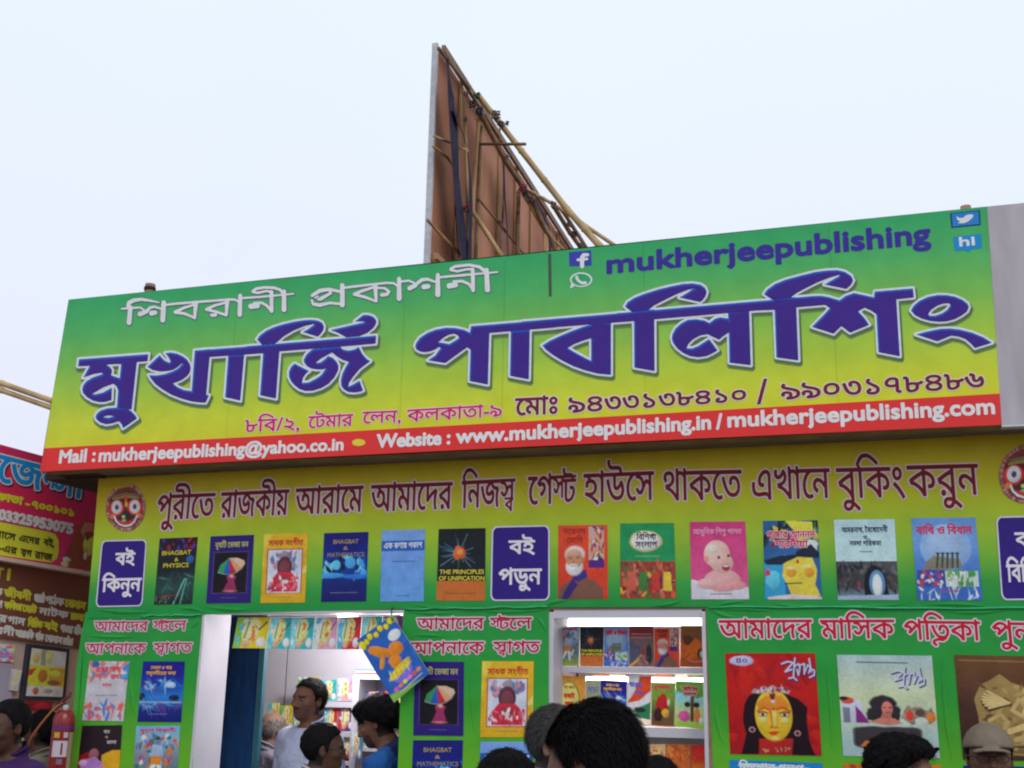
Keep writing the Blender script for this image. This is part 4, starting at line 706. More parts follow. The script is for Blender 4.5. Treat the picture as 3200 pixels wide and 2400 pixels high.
def cv_yellowlist(A): A.rect(0, 0, 1, 1, (204, 140, 50)); A.ell(.48, .5, .36, .4, (110, 120, 40), 26, 0, .04); A.ell(.48, .5, .32, .37, (206, 196, 110), 26, 0, .04); A.text('শত গল্প'.replace('্প', 'প'), .3, .2, .66, .06, (170, 120, 60)); A.text('বাছাই', .3, .36, .66, .08, (196, 60, 40), .8); A.text('ছড়া', .34, .52, .62, .08, (196, 60, 40), .8)
def cv_flag(A): A.rect(0, 0, 1, 1, (206, 210, 220)); A.poly([(.5, .05), (1, .02), (1, .35), (.5, .6), (.0, .68), (.3, .4)], (206, 70, 36)); A.poly([(.35, .85), (.6, .72), (1, .6), (1, 1), (.5, .98)], (50, 120, 80)); A.ell(.55, .8, .25, .06, (30, 50, 44)); A.text('ভারত', .05, .2, .6, .1, (90, 90, 180), .8); A.text('কথা', .3, .38, .66, .08, (90, 90, 180), .6)
def cv_tale(A): A.grad(0, 0, 1, 1, [(110, 150, 60), (120, 150, 50), (80, 90, 50), (110, 70, 44)]); A.ell(.48, .5, .28, .24, (176, 34, 36), 14, 0, .2); A.ell(.3, .75, .2, .16, (60, 30, 30), 10, 0, .2); A.ell(.62, .7, .16, .1, (214, 170, 40), 10, 0, .2); A.ell(.7, .74, .08, .06, (206, 120, 90)); A.ell(.75, .45, .07, .08, (196, 190, 170)); A.text('রূপকথা', .1, .06, .8, .08, (206, 60, 70), .8)
def cv_tree(A): A.grad(0, 0, 1, 1, [(96, 180, 214), (130, 200, 220), (190, 206, 130), (140, 180, 50)]); A.poly([(0, 0), (1, 0), (1, .3), (.7, .36), (.4, .28), (0, .22)], (100, 150, 44)); A.poly([(.5, .3), (.62, .3), (.62, .86), (.5, .86)], (90, 60, 44)); A.ell(.4, .5, .1, .06, (50, 30, 30)); A.ell(.7, .5, .1, .06, (50, 30, 30)); A.ell(.3, .76, .2, .12, (206, 90, 150), 10, 0, .2); A.ell(.72, .72, .1, .16, (214, 120, 50)); A.ell(.86, .82, .08, .06, (214, 220, 226)); A.text('ছোটদের', .2, .12, .74, .08, (176, 50, 60), 1, (226, 206, 200), 2); A.text('গল্প'.replace('্প', 'প'), .26, .24, .7, .08, (176, 50, 60), 1, (226, 206, 200), 2)
def cv_tan(A): A.grad(0, 0, 1, 1, [(206, 166, 110), (196, 150, 100), (176, 120, 80)]); A.blobs(0, 0, 1, 1, 16, [(190, 110, 70), (214, 180, 130)], .2, .1); A.line([(.1, .1), (.8, .1)], .03, (220, 200, 160))
def cv_redyel(A): A.grad(0, 0, 1, 1, [(196, 34, 34), (206, 60, 34), (206, 150, 40), (196, 120, 30)]); A.text('হাসি', .1, .55, .8, .08, (60, 30, 30), .8)
def cv_list(A): A.rect(0, 0, 1, 1, (150, 150, 120)); A.text('ছড়া', .1, .15, .9, .1, (100, 110, 160), .6); A.text('ছবি', .1, .45, .9, .1, (100, 110, 160), .6)
def printed(parent, plane, quad, fn, lab=None, k=.80, name='printed_cover'):
    A = Art(plane, quad, k=k); fn(A); o = A.build(name, parent)
    if lab: o['label'] = lab
    return o
FR = [([(499,1683),(618,1678),(600,1887),(481,1889.5)], cv_physics, 'printed black book cover with yellow lettering'), ([(658,1676),(794,1671),(783,1884),(644,1886)], cv_umbrella, 'printed navy cover with a striped umbrella'),
 ([(825,1669),(963,1665),(953,1883),(814,1884.5)], cv_goddess, 'printed yellow cover with a framed goddess'), ([(1013,1666),(1151.5,1662),(1144,1879),(1003,1881)], cv_maths, 'printed deep blue cover with glowing shapes'),
 ([(1193.5,1658),(1328,1654),(1324,1879),(1188,1880)], cv_lightblue, 'printed plain light blue cover'), ([(1371,1653),(1517.5,1650),(1516,1877),(1363.5,1876.5)], cv_principles, 'printed black and orange cover'),
 ([(1744.7,1642),(1898,1640),(1900,1871.5),(1742.5,1873)], cv_portrait, 'printed red cover with a white bearded man'), ([(1938,1635.6),(2106,1634),(2113.6,1870),(1938.5,1869)], cv_green, 'printed green cover above a folk painting'),
 ([(2155,1631),(2329,1629),(2341.5,1873),(2160.6,1873)], cv_baby, 'printed pink cover with a baby'), ([(2384,1627.7),(2555,1625.5),(2569,1873),(2390.6,1873.6)], cv_collage, 'printed multicoloured painted cover'),
 ([(2605.5,1624),(2795,1622),(2809.5,1875),(2618.5,1875)], cv_cave, 'printed pale sky cover with a cave'), ([(2847.8,1619),(3048,1617),(3071,1876),(2867,1876)], cv_bottles, 'printed blue cover with small bottles')]
for q, fn, lab in FR: printed(frieze, BW, q, fn, lab)
# small folds where the frieze laps over the lower banners
M_FOLD = make_mat('green_vinyl_fold', col(52, 150, 96, .62), 0.35, 0.15, 20, 0.3, 12)
for a, b in (((1262, 1903), (1712, 1897)), ((2216, 1897), (3300, 1900)), ((440, 1926), (630, 1921))):
    n = 14; T = [WALL.at(a[0] + (b[0] - a[0]) * i / n, a[1] + (b[1] - a[1]) * i / n + random.uniform(-3, 3), .009) for i in range(n + 1)]
    tube('hem', T, [random.uniform(.003, .006) for _ in T], frieze, M_FOLD, 6)

def fold(P, w, par, mat, hgt=.006, lift=.0066):
    V, F = [], []; n = len(P)
    for i, (x, y) in enumerate(P):
        a, b = P[max(i - 1, 0)], P[min(i + 1, n - 1)]; d = _n((b[0] - a[0], b[1] - a[1])); t = math.sin(math.pi * (i + .35) / (n - .3)); q = (-d[1] * w * t, d[0] * w * t)
        for (s, h) in ((-1, 0), (-.35, .8), (.1, 1), (1, 0)): V.append(WALL.at(x + q[0] * s, y + q[1] * s, lift + hgt * h * t))
    for i in range(n - 1):
        for k in range(3): F.append((i * 4 + k, i * 4 + k + 1, i * 4 + 5 + k, i * 4 + 4 + k))
    return mesh('vinyl_fold', V, F, par, mat, True)
def arc(x0, y0, x1, y1, bow, n=8):
    d = _n((x1 - x0, y1 - y0)); return [(x0 + (x1 - x0) * i / n - d[1] * bow * math.sin(math.pi * i / n), y0 + (y1 - y0) * i / n + d[0] * bow * math.sin(math.pi * i / n)) for i in range(n + 1)]
for a in ((300, 1905, 470, 1912, 4), (560, 1902, 640, 1914, -6), (640, 1895, 790, 1904, 5), (1290, 1890, 1440, 1899, 4), (1640, 1893, 1745, 1880, 4), (1700, 1890, 1770, 1876, -3), (2040, 1892, 2130, 1876, 5), (2240, 1892, 2330, 1880, -4), (2420, 1886, 2560, 1894, 5), (2640, 1892, 2830, 1887, 4), (2900, 1890, 3080, 1894, -4), (330, 1518, 420, 1512, 5), (1620, 1462, 1655, 1560, 6)): fold(arc(*a), 7, frieze, M_FRZ)
# ================================================================== lower banners
M_LOW = gradient_mat('lower_print', [(0.0, (38, 140, 62)), (1.0, (96, 166, 36)), (0.45, (40, 144, 54)), (0.62, (54, 148, 48))], Z(1600, 2400), Z(1600, 1905), 0.45, bump=0.5, bscale=2.4, k=.78)
def zline(px, z):                      # pixel row of height z on the wall at that column
    lo, hi = 1000, 6000
    for _ in range(40):
        mid = (lo + hi) / 2
        if Z(px, mid) > z: lo = mid
        else: hi = mid
    return lo
def lower(label, P):
    t = thing('banner', label, 'banner', 'green banners hung on the stall front'); t_ = prism('vinyl_sheet', WALL, P, .004, t, M_LOW, .003); return t
BL_ = Plane((0, WY - .0035, 0), (0, -1, 0))
def foot(x0, y0, x1, y1): s = (x1 - x0) / (y1 - y0); y = 3600; return (x0 + s * (y - y0), y)
bl = lower('narrow green banner left of the doorway with two greeting lines', [(271, 1918), (630, 1913), foot(628, 1917, 600, 2400), foot(265, 1994, 232, 2400)])
bc = lower('narrow green banner between the doorway and the display window', [(1260, 1900), (1715, 1895), foot(1713, 1897, 1712, 2400), foot(1261, 1905, 1244, 2400)])
br = lower('wide green banner right of the display window with magazine covers', [(2206, 1893), (3430, 1896), (3560, 3600), foot(2207, 1895, 2229, 2400)])
side_P = [(268, 1912), (273, 1912), (266, 1994), (253, 2100), (234, 2400), (200, 3000), (180, 3000), (218, 2400), (238, 2100), (252, 1994)]
prism('side_return', BL_, side_P, .03, bl, M_LOW, -.004)
for a in ((300, 1931, 600, 1927, 3), (596, 1962, 622, 1928, 4), (268, 1985, 420, 1990, 3), (408, 2090, 420, 2240, 4)): fold(arc(*a), 6, bl, M_LOW, .005, .0036)
for a in ((1275, 1912, 1420, 1915, 3), (1290, 1986, 1390, 1990, -3), (1500, 1911, 1705, 1906, 3), (1676, 1925, 1706, 1975, -4), (1472, 2080, 1482, 2290, 4)): fold(arc(*a), 6, bc, M_LOW, .005, .0036)
for a in ((2215, 1900, 2300, 1930, 6), (2225, 1905, 2420, 1912, -5), (2960, 1912, 3150, 1906, 5), (2235, 2200, 2262, 2330, 5), (2580, 2060, 2600, 2340, -5), (2945, 2060, 2975, 2380, 6)): fold(arc(*a), 7, br, M_LOW, .005, .0036)
GL = [((192, 172, 184), 4.0), ((170, 36, 62), .4)]
line(bl, BL_, 'greeting_lettering', [('আমাদের', (297, 1943), (464, 1942), 29), ('Tলে', (480, 1941), (584, 1939), 30), ('আপনাকে', (270, 2012), (457, 2011), 31), ('Sাগত', (481, 2010), (601, 2009), 31)], GL, 1.0)
line(bc, BL_, 'greeting_lettering', [('আমাদের', (1304, 1933), (1513, 1931), 34), ('Tলে', (1532, 1931), (1662, 1930), 35), ('আপনাকে', (1283, 2008), (1513, 2006), 36), ('Sাগত', (1542, 2006), (1688, 2005), 36)], [((198, 182, 192), 4.6), ((172, 32, 58), .8)], 1.0)
line(br, BL_, 'greeting_lettering', [('আমাদের', (2247, 1939), (2536, 1937), 56), ('মাসিক', (2563, 1938), (2793, 1937), 57), ('পRিকা', (2824, 1940), (3061, 1943), 58), ('পুনশ্চ'.replace('্', ''), (3099, 1944), (3345, 1950), 59)], [((202, 188, 198), 5.6), ((184, 32, 50), 1.2)], 1.3, 14)
for t, L in ((bl, [([(280,2065.8),(405,2067),(385,2254),(257,2251)], cv_splash, 'printed pale cover with paint splashes'), ([(447,2066.7),(578,2067),(566,2257),(429,2255.6)], cv_night, 'printed deep blue seaside cover'), ([(257,2267.7),(382,2266),(370,2460),(234,2462)], cv_dark, 'printed dark cover with figures'), ([(426,2269),(563,2267.7),(552,2464),(411,2466)], cv_blueboy, 'printed pale blue busy cover')]),
             (bc, [([(1296,2067),(1450,2068),(1448,2300),(1291,2298)], cv_umbrella, 'printed navy umbrella cover'), ([(1507,2066),(1668,2067),(1665,2304),(1500,2304)], cv_goddess, 'printed yellow goddess cover'), ([(1291,2313),(1447,2313),(1440,2545),(1282,2543)], cv_maths, 'printed blue cover near the ground'), ([(1501,2318),(1665,2318),(1662,2556),(1496,2554)], cv_lightblue, 'printed light blue cover near the ground')]),
             (br, [([(2265.5,2041),(2547.6,2041),(2568,2362),(2282,2356)], cv_redlady, 'printed red magazine cover with a painted face'), ([(2615,2046),(2912,2049),(2937.7,2370),(2635,2362)], cv_pale, 'printed pale magazine cover with a woman'), ([(2981,2046),(3290,2052),(3318,2380),(3009.6,2374)], cv_carving, 'printed brown cover with a stone carving'), ([(2280,2374),(2569,2385),(2590,2720),(2296,2712)], cv_cyan, 'printed blue cover'), ([(2635,2387),(2940,2392),(2966,2730),(2654,2722)], cv_orange, 'printed orange cover'), ([(3010,2392),(3320,2398),(3350,2736),(3034,2730)], cv_night, 'printed blue cover at the right')])):
    for q, fn, lab in L: printed(t, BL_, q, fn, lab, .80)
# ================================================================== books and magazines (real ones)
M_PAPER = make_mat('book_pages', (0.62, 0.58, 0.5), 0.8, 0.1, 40)
def book(label, plane, q, fn, thick=.014, cat='book', group=None, k=.72, lift=0.0):
    o = prism(cat, plane, q, thick, None, M_PAPER, lift); tag(o, label, cat, group)
    A = Art(plane, q, lift + .0008, .0003, k=k); fn(A); A.build('cover_art', o, M_COVER); return o
PL = lambda y: Plane((0, y, 0), (0, -1, 0))
# ---- display window
case = thing('display_case', 'white lit display shelves inside the shopfront window', 'shelf')
wy = WY + .16
zs1 = float(PL(wy - .03).at(1970, 2085)[2]); zs2 = float(PL(wy - .03).at(1970, 2268)[2])
box('back_panel', xd + .03, xe - .02, WY + .41, WY + .43, .6, zH - .02, case, make_mat('cream_panel', (0.62, 0.56, 0.5), .6, .05))
box('shelf_board', xd + .024, xe - .018, wy - .03, WY + .40, zs1 - .024, zs1, case, M_WHITEBOARD)
box('shelf_board', xd + .024, xe - .018, wy - .03, WY + .40, zs2 - .045, zs2 - .006, case, M_WHITEBOARD)
box('shelf_board', xd + .024, xe - .018, wy - .03, WY + .40, zs2 - .50, zs2 - .47, case, M_WHITEBOARD)
M_TUBE = emit_mat('tube_glow', (1, .98, .94), 4.0)
def lamp_tube(px0, py0, px1, py1, y, h, lab):
    a, b = PL(y).at(px0, py0), PL(y).at(px1, py1); t = thing('tube_light', lab, 'lamp', 'tube lights in the display window')
    tube('glass_tube', [a, b], h, t, M_TUBE, 12); m = (a + b) / 2
    box('fitting', float(min(a[0], b[0])), float(max(a[0], b[0])), y + h + .001, y + h + .02, float(m[2]) - .012, float(m[2]) + .012, t, M_WHITEBOARD)
    l = bpy.data.lights.new('lamp_light', 'AREA'); l.shape = 'RECTANGLE'; l.size = float(abs(b[0] - a[0])) * .9; l.size_y = .03; l.energy = 2.2; l.color = (1, .97, .92)
    lo = bpy.data.objects.new('lamp_light', l); COLL.objects.link(lo); lo.parent = t; lo.location = m - np.array((0, h + .004, .0)); lo.rotation_euler = (math.radians(55), 0, 0)
lamp_tube(1756, 1944, 2200, 1944, WY + .27, .0185, 'bright upper tube light above the top row of books')
lamp_tube(1830, 2122, 2204, 2126, WY + .30, .011, 'lower tube light behind the second row of books')
PB = PL(wy)
R1 = [([(1738.6,1958.5),(1811,1958.5),(1807,2080.6),(1736,2081.5)], cv_blueboy, 'blue and white figure paperback, leftmost on the top window shelf'), ([(1813,1960),(1886,1960),(1884,2083),(1813,2081.5)], cv_principles, 'black and orange paperback on the top window shelf'),
      ([(1888,1958.5),(1964.5,1958.5),(1964,2084),(1887,2082)], cv_bottles, 'light blue paperback on the top window shelf'), ([(1966,1957.6),(2041.5,1956.7),(2044.5,2084),(1966,2083)], cv_train, 'dull maroon paperback on the top window shelf'),
      ([(2044,1963),(2121,1963),(2123,2086),(2046,2085)], cv_portrait, 'orange paperback with a white bearded man on the top window shelf'), ([(2128,1955),(2203,1955),(2204,2085),(2125,2083)], cv_monk, 'rust brown paperback, rightmost on the top window shelf')]
R2 = [([(1733,2110),(1828,2115),(1827,2268),(1733,2268)], cv_yellowlist, 'orange paperback with a yellow oval on the second window shelf'), ([(1831,2125),(1876,2126.6),(1874,2268),(1830,2268)], cv_list, 'thin grey green paperback on the second window shelf'),
      ([(1878,2125),(1959,2129.5),(1955,2266),(1876,2262)], cv_night, 'navy blue paperback on the second window shelf'), ([(1964.7,2105),(2035,2110),(2031.6,2250),(1957,2240)], cv_flag, 'white orange and green paperback on the second window shelf'),
      ([(2036.5,2134),(2109,2135.6),(2105,2270),(2035,2266)], cv_tale, 'green and red paperback on the second window shelf'), ([(2112,2128),(2205,2132),(2205,2279),(2108,2269.5)], cv_tree, 'green and sky blue children book, rightmost on the second window shelf')]
R3 = [([(2003,2327),(2080,2325),(2079,2470),(2000,2470)], cv_tan, 'tan paperback on the third window shelf'), ([(2083,2326),(2157,2327),(2157,2470),(2081,2470)], cv_orange, 'pale orange paperback on the third window shelf'), ([(2160,2327),(2207,2329),(2208,2472),(2160,2470)], cv_redyel, 'red and yellow paperback on the third window shelf'),
      ([(1740,2330),(1812,2329),(1812,2470),(1740,2470)], cv_cyan, 'blue paperback low in the window'), ([(1820,2330),(1895,2329),(1895,2470),(1820,2470)], cv_tan, 'tan paperback low in the window behind the crowd')]
for i, (q, fn, lab) in enumerate(R1 + R2 + R3): book(lab, PB, q, fn, .012, 'book', 'paperbacks standing in the display window', lift=-.0 + .003 * (i % 2))
# ---- second layer of titles lying behind row two
for i, (x0, x1, c) in enumerate(((1850, 1900, (190, 110, 60)), (1905, 1955, (200, 180, 150)), (2046, 2100, (170, 90, 40)), (2110, 2150, (210, 190, 160)), (2155, 2200, (120, 130, 70)))):
    a = PL(WY + .34).at(x0, 2108); b = PL(WY + .34).at(x1, 2108)
    tag(box('book', float(a[0]), float(b[0]), WY + .34, WY + .352, zs2 - .004, float(a[2]), None, make_mat('spine_colour', col(*c, k=.8), .5, .1)), 'book stood behind the second window row, only its ' + ('brown', 'cream', 'dark orange', 'pale', 'olive')[i] + ' top edge showing', 'book', 'books stood behind the second row in the display window')

# ---- inside the shop, seen through the doorway
py = WY + 1.15; PP = PL(py)
part = thing('partition', 'tall white partition panels at the back of the doorway', 'partition')
for a, b in ((822, 899), (901, 1400)):
    p, q = PP.at(a, 2030), PP.at(b, 2030); box('panel', float(p[0]), float(q[0]) - .006, py, py + .02, FLZ, zH + .17, part, M_WHITEBOARD)
shelf = thing('book_shelf', 'white wall shelves of bright activity books inside the doorway', 'shelf')
def hboard(px0, px1, yy, ytop, h=.02, dep=.2, name='shelf_board', mat=None, par=None):
    a, b = PL(yy).at(px0, ytop), PL(yy).at(px1, ytop); box(name, float(a[0]), float(b[0]), yy, yy + dep, float(a[2]) - h, float(a[2]), par or shelf, mat or M_WHITEBOARD); return float(a[2])
ys = py - .2
hboard(925, 1106, ys, 2190, .03); hboard(1000, 1106, ys, 2283, .03); hboard(840, 1106, ys, 2370, .02)
p = PL(ys - .1).at(1104, 2110); q = PL(ys - .1).at(1124, 2110); box('upright_board', float(p[0]), float(q[0]), ys - .1, py - .002, FLZ, float(p[2]), shelf, M_WHITEBOARD)
hboard(1125, 1262, ys - .1, 2112, .018, .29); hboard(1125, 1262, ys - .1, 2238, .05, .28); hboard(1125, 1262, ys - .1, 2335, .02, .28)
p = PL(ys + .12).at(1126, 2125); q = PL(ys + .12).at(1264, 2300); box('back_panel', float(p[0]), float(q[0]), ys + .12, ys + .13, float(q[2]), float(p[2]), shelf, make_mat('grey_panel', (.36, .32, .36), .6, .1))
def cv_activity(bgc, acc, star=(230, 210, 150)):
    def f(A):
        A.rect(0, 0, 1, 1, bgc); A.poly([(0, 0), (.45, 0), (.2, 1), (0, 1)], acc); A.blobs(0, .0, .4, .9, 8, [(90, 170, 210), (230, 230, 210), acc], .1, .1)
        A.ell(.48, .45, .26, .42, star, 16, .25, .06); A.line([(.38, .16), (.3, .66)], .06, (110, 120, 120)); A.blobs(.48, .1, .62, .8, 7, [(226, 110, 50), (214, 80, 50)], .08, .05); A.ell(.36, .86, .12, .11, (214, 150, 120)); A.ell(.82, .8, .14, .15, (216, 224, 230)); A.line([(.72, .4), (.92, .16)], .05, (60, 50, 60))
    return f
AB = [((196, 176, 30), (120, 170, 60)), ((40, 160, 160), (120, 190, 210)), ((226, 140, 170), (190, 200, 226)), ((190, 40, 50), (70, 170, 200)), ((110, 50, 130), (190, 40, 60)), ((226, 206, 70), (90, 180, 190))]
k = 0
for (x0, x1, y0, y1, lab) in ((930, 1000, 2116, 2189, 'book with a yellow and red splash, behind the tall man on the upper inner shelf'), (1004, 1052, 2124, 2189, 'small bright book on the upper inner shelf right of the tall man'), (1056, 1103, 2120, 2189, 'glowing white and yellow book at the right end of the upper inner shelf'),
                              (1014, 1054, 2214, 2281, 'pale teal book on the middle inner shelf'), (1057, 1105, 2212, 2281, 'yellow book on the middle inner shelf beside the upright board'), (838, 872, 2196, 2290, 'yellow and red book low at the left behind the balding man'), (876, 914, 2204, 2290, 'orange book low at the left of the inner shelf'), (918, 960, 2212, 2290, 'pale green book low behind the tall man')):
    c1, c2 = AB[k % 6]; k += 1
    book(lab, PL(ys + .02), [(x0, y0), (x1, y0), (x1 - 1, y1), (x0 - 1, y1)], cv_activity(c1, c2, (236, 226, 160)), .01, 'book', 'activity books on the inner shelves', .8)
book('small navy book leaning inside the cabinet behind the tilted magazine', PL(ys - .05), [(1146, 2162), (1196, 2158), (1192, 2182), (1142, 2184)], cv_night, .012, 'book')
book('colourful book in the cabinet right of the young man', PL(ys - .05), [(1202, 2160), (1232, 2162), (1232, 2236), (1201, 2236)], cv_activity((70, 160, 170), (206, 60, 80)), .012, 'book')
book('yellow book in the cabinet at the door edge', PL(ys - .05), [(1234, 2170), (1258, 2170), (1257, 2236), (1233, 2236)], cv_activity((226, 200, 60), (230, 120, 130)), .012, 'book')
book('blue and green book low between the two men at the counter', PL(ys - .16), [(1100, 2286), (1132, 2290), (1128, 2372), (1096, 2368)], cv_activity((60, 120, 170), (220, 226, 226)), .012, 'book')
k = 0
for i, (x0, x1, y0, y1) in enumerate(((844, 880, 2312, 2369), (884, 915, 2316, 2369), (1000, 1030, 2300, 2369), (1034, 1066, 2304, 2369), (1068, 1103, 2300, 2369), (1136, 1166, 2262, 2334), (1168, 1200, 2266, 2334), (1204, 1230, 2258, 2334), (1232, 1258, 2262, 2334))):
    c1, c2 = AB[(k * 2 + 1) % 6]; k += 1; lab = ('yellow', 'purple', 'teal', 'red', 'yellow and green', 'pink', 'violet', 'turquoise', 'crimson')[i]
    book(lab + (' book low on the inner shelf behind the men' if x0 < 1110 else ' book low in the cabinet behind the young man'), PL(ys + .02 if x0 < 1110 else ys - .06), [(x0, y0), (x1, y0), (x1 - 1, y1), (x0 - 1, y1)], cv_activity(c1, c2, (226, 216, 170)), .01, 'book', 'activity books on the inner shelves', .8)
stk = thing('book_stack', 'short stack of magazines lying on top of the white cabinet behind the tilted magazine', 'books'); zz = float(PL(ys - .1).at(1150, 2112)[2]); x_ = float(PL(ys).at(1128, 2112)[0])
for i in range(4): box('magazine', x_ + random.uniform(0, .01), x_ + .16, ys - .08, ys + .1, zz + .0005 + i * .009, zz + .0085 + i * .009, stk, make_mat('magazine_edge', [(.5, .4, .3), (.3, .1, .1), (.5, .5, .5), (.1, .2, .4)][i], .6, .1))
# blue corrugated sheet with its teal edge post
cs = thing('corrugated_sheet', 'blue corrugated metal sheet standing upright inside the doorway left edge', 'metal sheet')
Pq = PL(WY + .42); a = Pq.at(703, 2150); b = Pq.at(806, 2150); n = 96; V = []
for i in range(n + 1):
    x = a[0] + (b[0] - a[0]) * i / n; y = WY + .42 + .011 * math.sin(i / n * 2 * math.pi * 14); V += [(x, y, FLZ), (x, y, zH + .1), (x, y + .002, FLZ), (x, y + .002, zH + .1)]
mesh('sheet', V, [(4 * i, 4 * i + 4, 4 * i + 5, 4 * i + 1) for i in range(n)] + [(4 * i + 2, 4 * i + 3, 4 * i + 7, 4 * i + 6) for i in range(n)], cs, make_mat('blue_painted_iron', (0.015, 0.075, 0.24), .5, .35, 14, .1, 30, stretch=(3, 1, .5)), True)
c = Pq.at(832, 2030); box('edge_post', float(b[0]) + .001, float(c[0]), WY + .405, WY + .435, FLZ, zH + .1, cs, make_mat('teal_paint', (0.03, 0.13, 0.17), .5, .2, 12))
# shop lamps
M_LAMP = emit_mat('shop_lamp_glow', (1, .97, 1), 9.0); M_RIM = make_mat('lamp_rim', (.5, .5, .52), .4)
def disc(name, c, r, par, mat, up=False, h=.01):
    tube(name, [np.array(c), np.array(c) + (0, 0, h)], r, par, mat, 24)
def shop_lamp(px, pyy, y, r, lab, energy, ball=False):
    c = PL(y).at(px, pyy); t = thing('shop_lamp', lab, 'lamp', None)
    if ball:
        bm_ = bpy.data.meshes.new('bulb'); import bmesh; bm = bmesh.new(); bmesh.ops.create_uvsphere(bm, u_segments=16, v_segments=10, radius=r); bmesh.ops.scale(bm, vec=(.62, .62, 1), verts=bm.verts); bm.to_mesh(bm_); bm.free(); bm_.shade_smooth(); o = link('bulb', bm_, t, M_LAMP); o.location = c; tube('holder', [c + (0, 0, r * .9), c + (0, 0, r * 2.2)], r * .4, t, M_RIM, 10)
    else: disc('diffuser', c, r, t, M_LAMP); disc('rim', c + (0, 0, .0105), r * 1.12, t, M_RIM, h=.02)
    l = bpy.data.lights.new('lamp_light', 'POINT'); l.energy = energy; l.shadow_soft_size = .06; l.color = (1, .97, .97); lo = bpy.data.objects.new('lamp_light', l); COLL.objects.link(lo); lo.parent = t; lo.location = c - np.array((0, 0, .07))
shop_lamp(1088, 1931, WY + .62, .055, 'round ceiling lamp glowing above the row of hanging magazines', 17)
shop_lamp(1257, 1933, WY + .14, .021, 'small bright bulb at the top right corner of the doorway', 2, True)
# hanging row of magazines clipped to a cord inside the door head
PM = PL(WY + .055); k = 0
cordm = make_mat('cord', (.06, .06, .08), .8)
tag(tube('cord', [PM.at(722, 1927, .004), PM.at(900, 1926, .004), PM.at(1100, 1924, .004), PM.at(1262, 1921, .004)], .002, None, cordm, 6), 'thin cord strung across the door head holding the row of magazines', 'cord')
HM = [([(744,1929),(846,1928),(829,2026),(726,2025)], 0, 'yellow, leftmost, with a bright glint'), ([(848,1930),(912,1930),(905,2028),(832,2027)], 1, 'teal, second from the left'), ([(914,1930),(984,1929),(974,2029),(907,2028)], 1, 'light blue and teal, third from the left'),
      ([(986,1929),(1056,1928),(1050,2029),(976,2029)], 2, 'pink, fourth in the row'), ([(1058,1928),(1131,1926),(1122,2029),(1052,2029)], 3, 'red, fifth in the row'), ([(1133,1926),(1195,1925),(1188,2026),(1124,2028)], 1, 'turquoise, half behind the tilted magazine'), ([(1197,1925),(1262,1923),(1256,2020),(1190,2026)], 4, 'purple, at the right end behind the tilted magazine')]
for i, (q, ci, lab) in enumerate(HM):
    c1, c2 = AB[ci]; book('hanging activity magazine, ' + lab, PM, q, cv_activity(c1, c2, (214, 196, 130)), .003, 'magazine', 'magazines hanging in a row in the doorway', .66, lift=.001 + .003 * (i % 2))
A = Art(PM, [(770, 1935), (850, 1935), (832, 2025), (750, 2025)], .02); 
# the big tilted one in front
def cv_tilted(A):
    A.rect(0, 0, 1, 1, (34, 84, 160)); A.poly([(.0, 1), (.0, .88), (.3, .93), (.7, .98), (.9, 1)], (110, 160, 60)); A.poly([(.78, 0), (1, 0), (1, .12), (.9, .09)], (90, 150, 70)); A.blobs(.05, .25, .95, .8, 10, [(36, 90, 170), (30, 76, 150)], .15, .05)
    F = [(.05, .11, .075), (.18, .1, .05), (.3, .065, .055), (.45, .095, .05), (.6, .055, .055), (.74, .085, .05), (.88, .05, .055)]
    for u, v, r in F: A.ell(u, v, r * 1.3, r, (70, 70, 30), 12, 0, .1)
    for u, v, r in F: A.ell(u, v, r * 1.15, r * .85, (196, 186, 36), 12, 0, .1)
    A.ell(.8, .25, .16, .075, (190, 196, 214), 20); A.line([(.7, .25), (.9, .25)], .008, (120, 120, 150))
    A.ell(.33, .33, .27, .08, (206, 120, 34), 12, .5, .2); A.ell(.25, .45, .14, .045, (206, 126, 36), 10, -.6, .2); A.ell(.66, .42, .18, .1, (206, 118, 36), 14, 0, .1); A.ell(.5, .56, .14, .1, (204, 116, 34), 12, 0, .2)
    A.poly([(.2, .74), (.8, .66), (.74, .8), (.55, .86), (.34, .84)], (110, 96, 190)); A.ell(.5, .69, .32, .06, (206, 176, 44), 16, -.12, .12); A.blobs(.25, .64, .78, .73, 14, [(224, 200, 80), (190, 150, 30)], .06, .02)
    for i, c in enumerate([(206, 80, 150), (214, 110, 70), (196, 190, 50), (206, 110, 170), (196, 70, 60), (206, 120, 60)]): A.ell(.2 + .13 * i, .88 - .005 * i, .06, .028, c, 10, 0, .15)
    A.line([(.25, .95), (.86, .93)], .03, (170, 150, 130))
PT = Plane(PL(WY - .05).at(1228, 2060), (-.03, -1, .02))
book('large blue magazine hung askew over the door corner with an orange picture', PT, [(1115, 2001), (1225, 1922), (1342, 2103), (1231, 2196)], cv_tilted, .004, 'magazine', None, .66)
tag(tube('string', [WALL.at(1226, 1898, .012), WALL.at(1223, 1915, .03), PT.at(1226, 1938, .004)], [.004, .003, .004], None, make_mat('blue_string', (.02, .06, .12), .8), 6), 'short dark blue string holding the askew magazine at the door head', 'string')

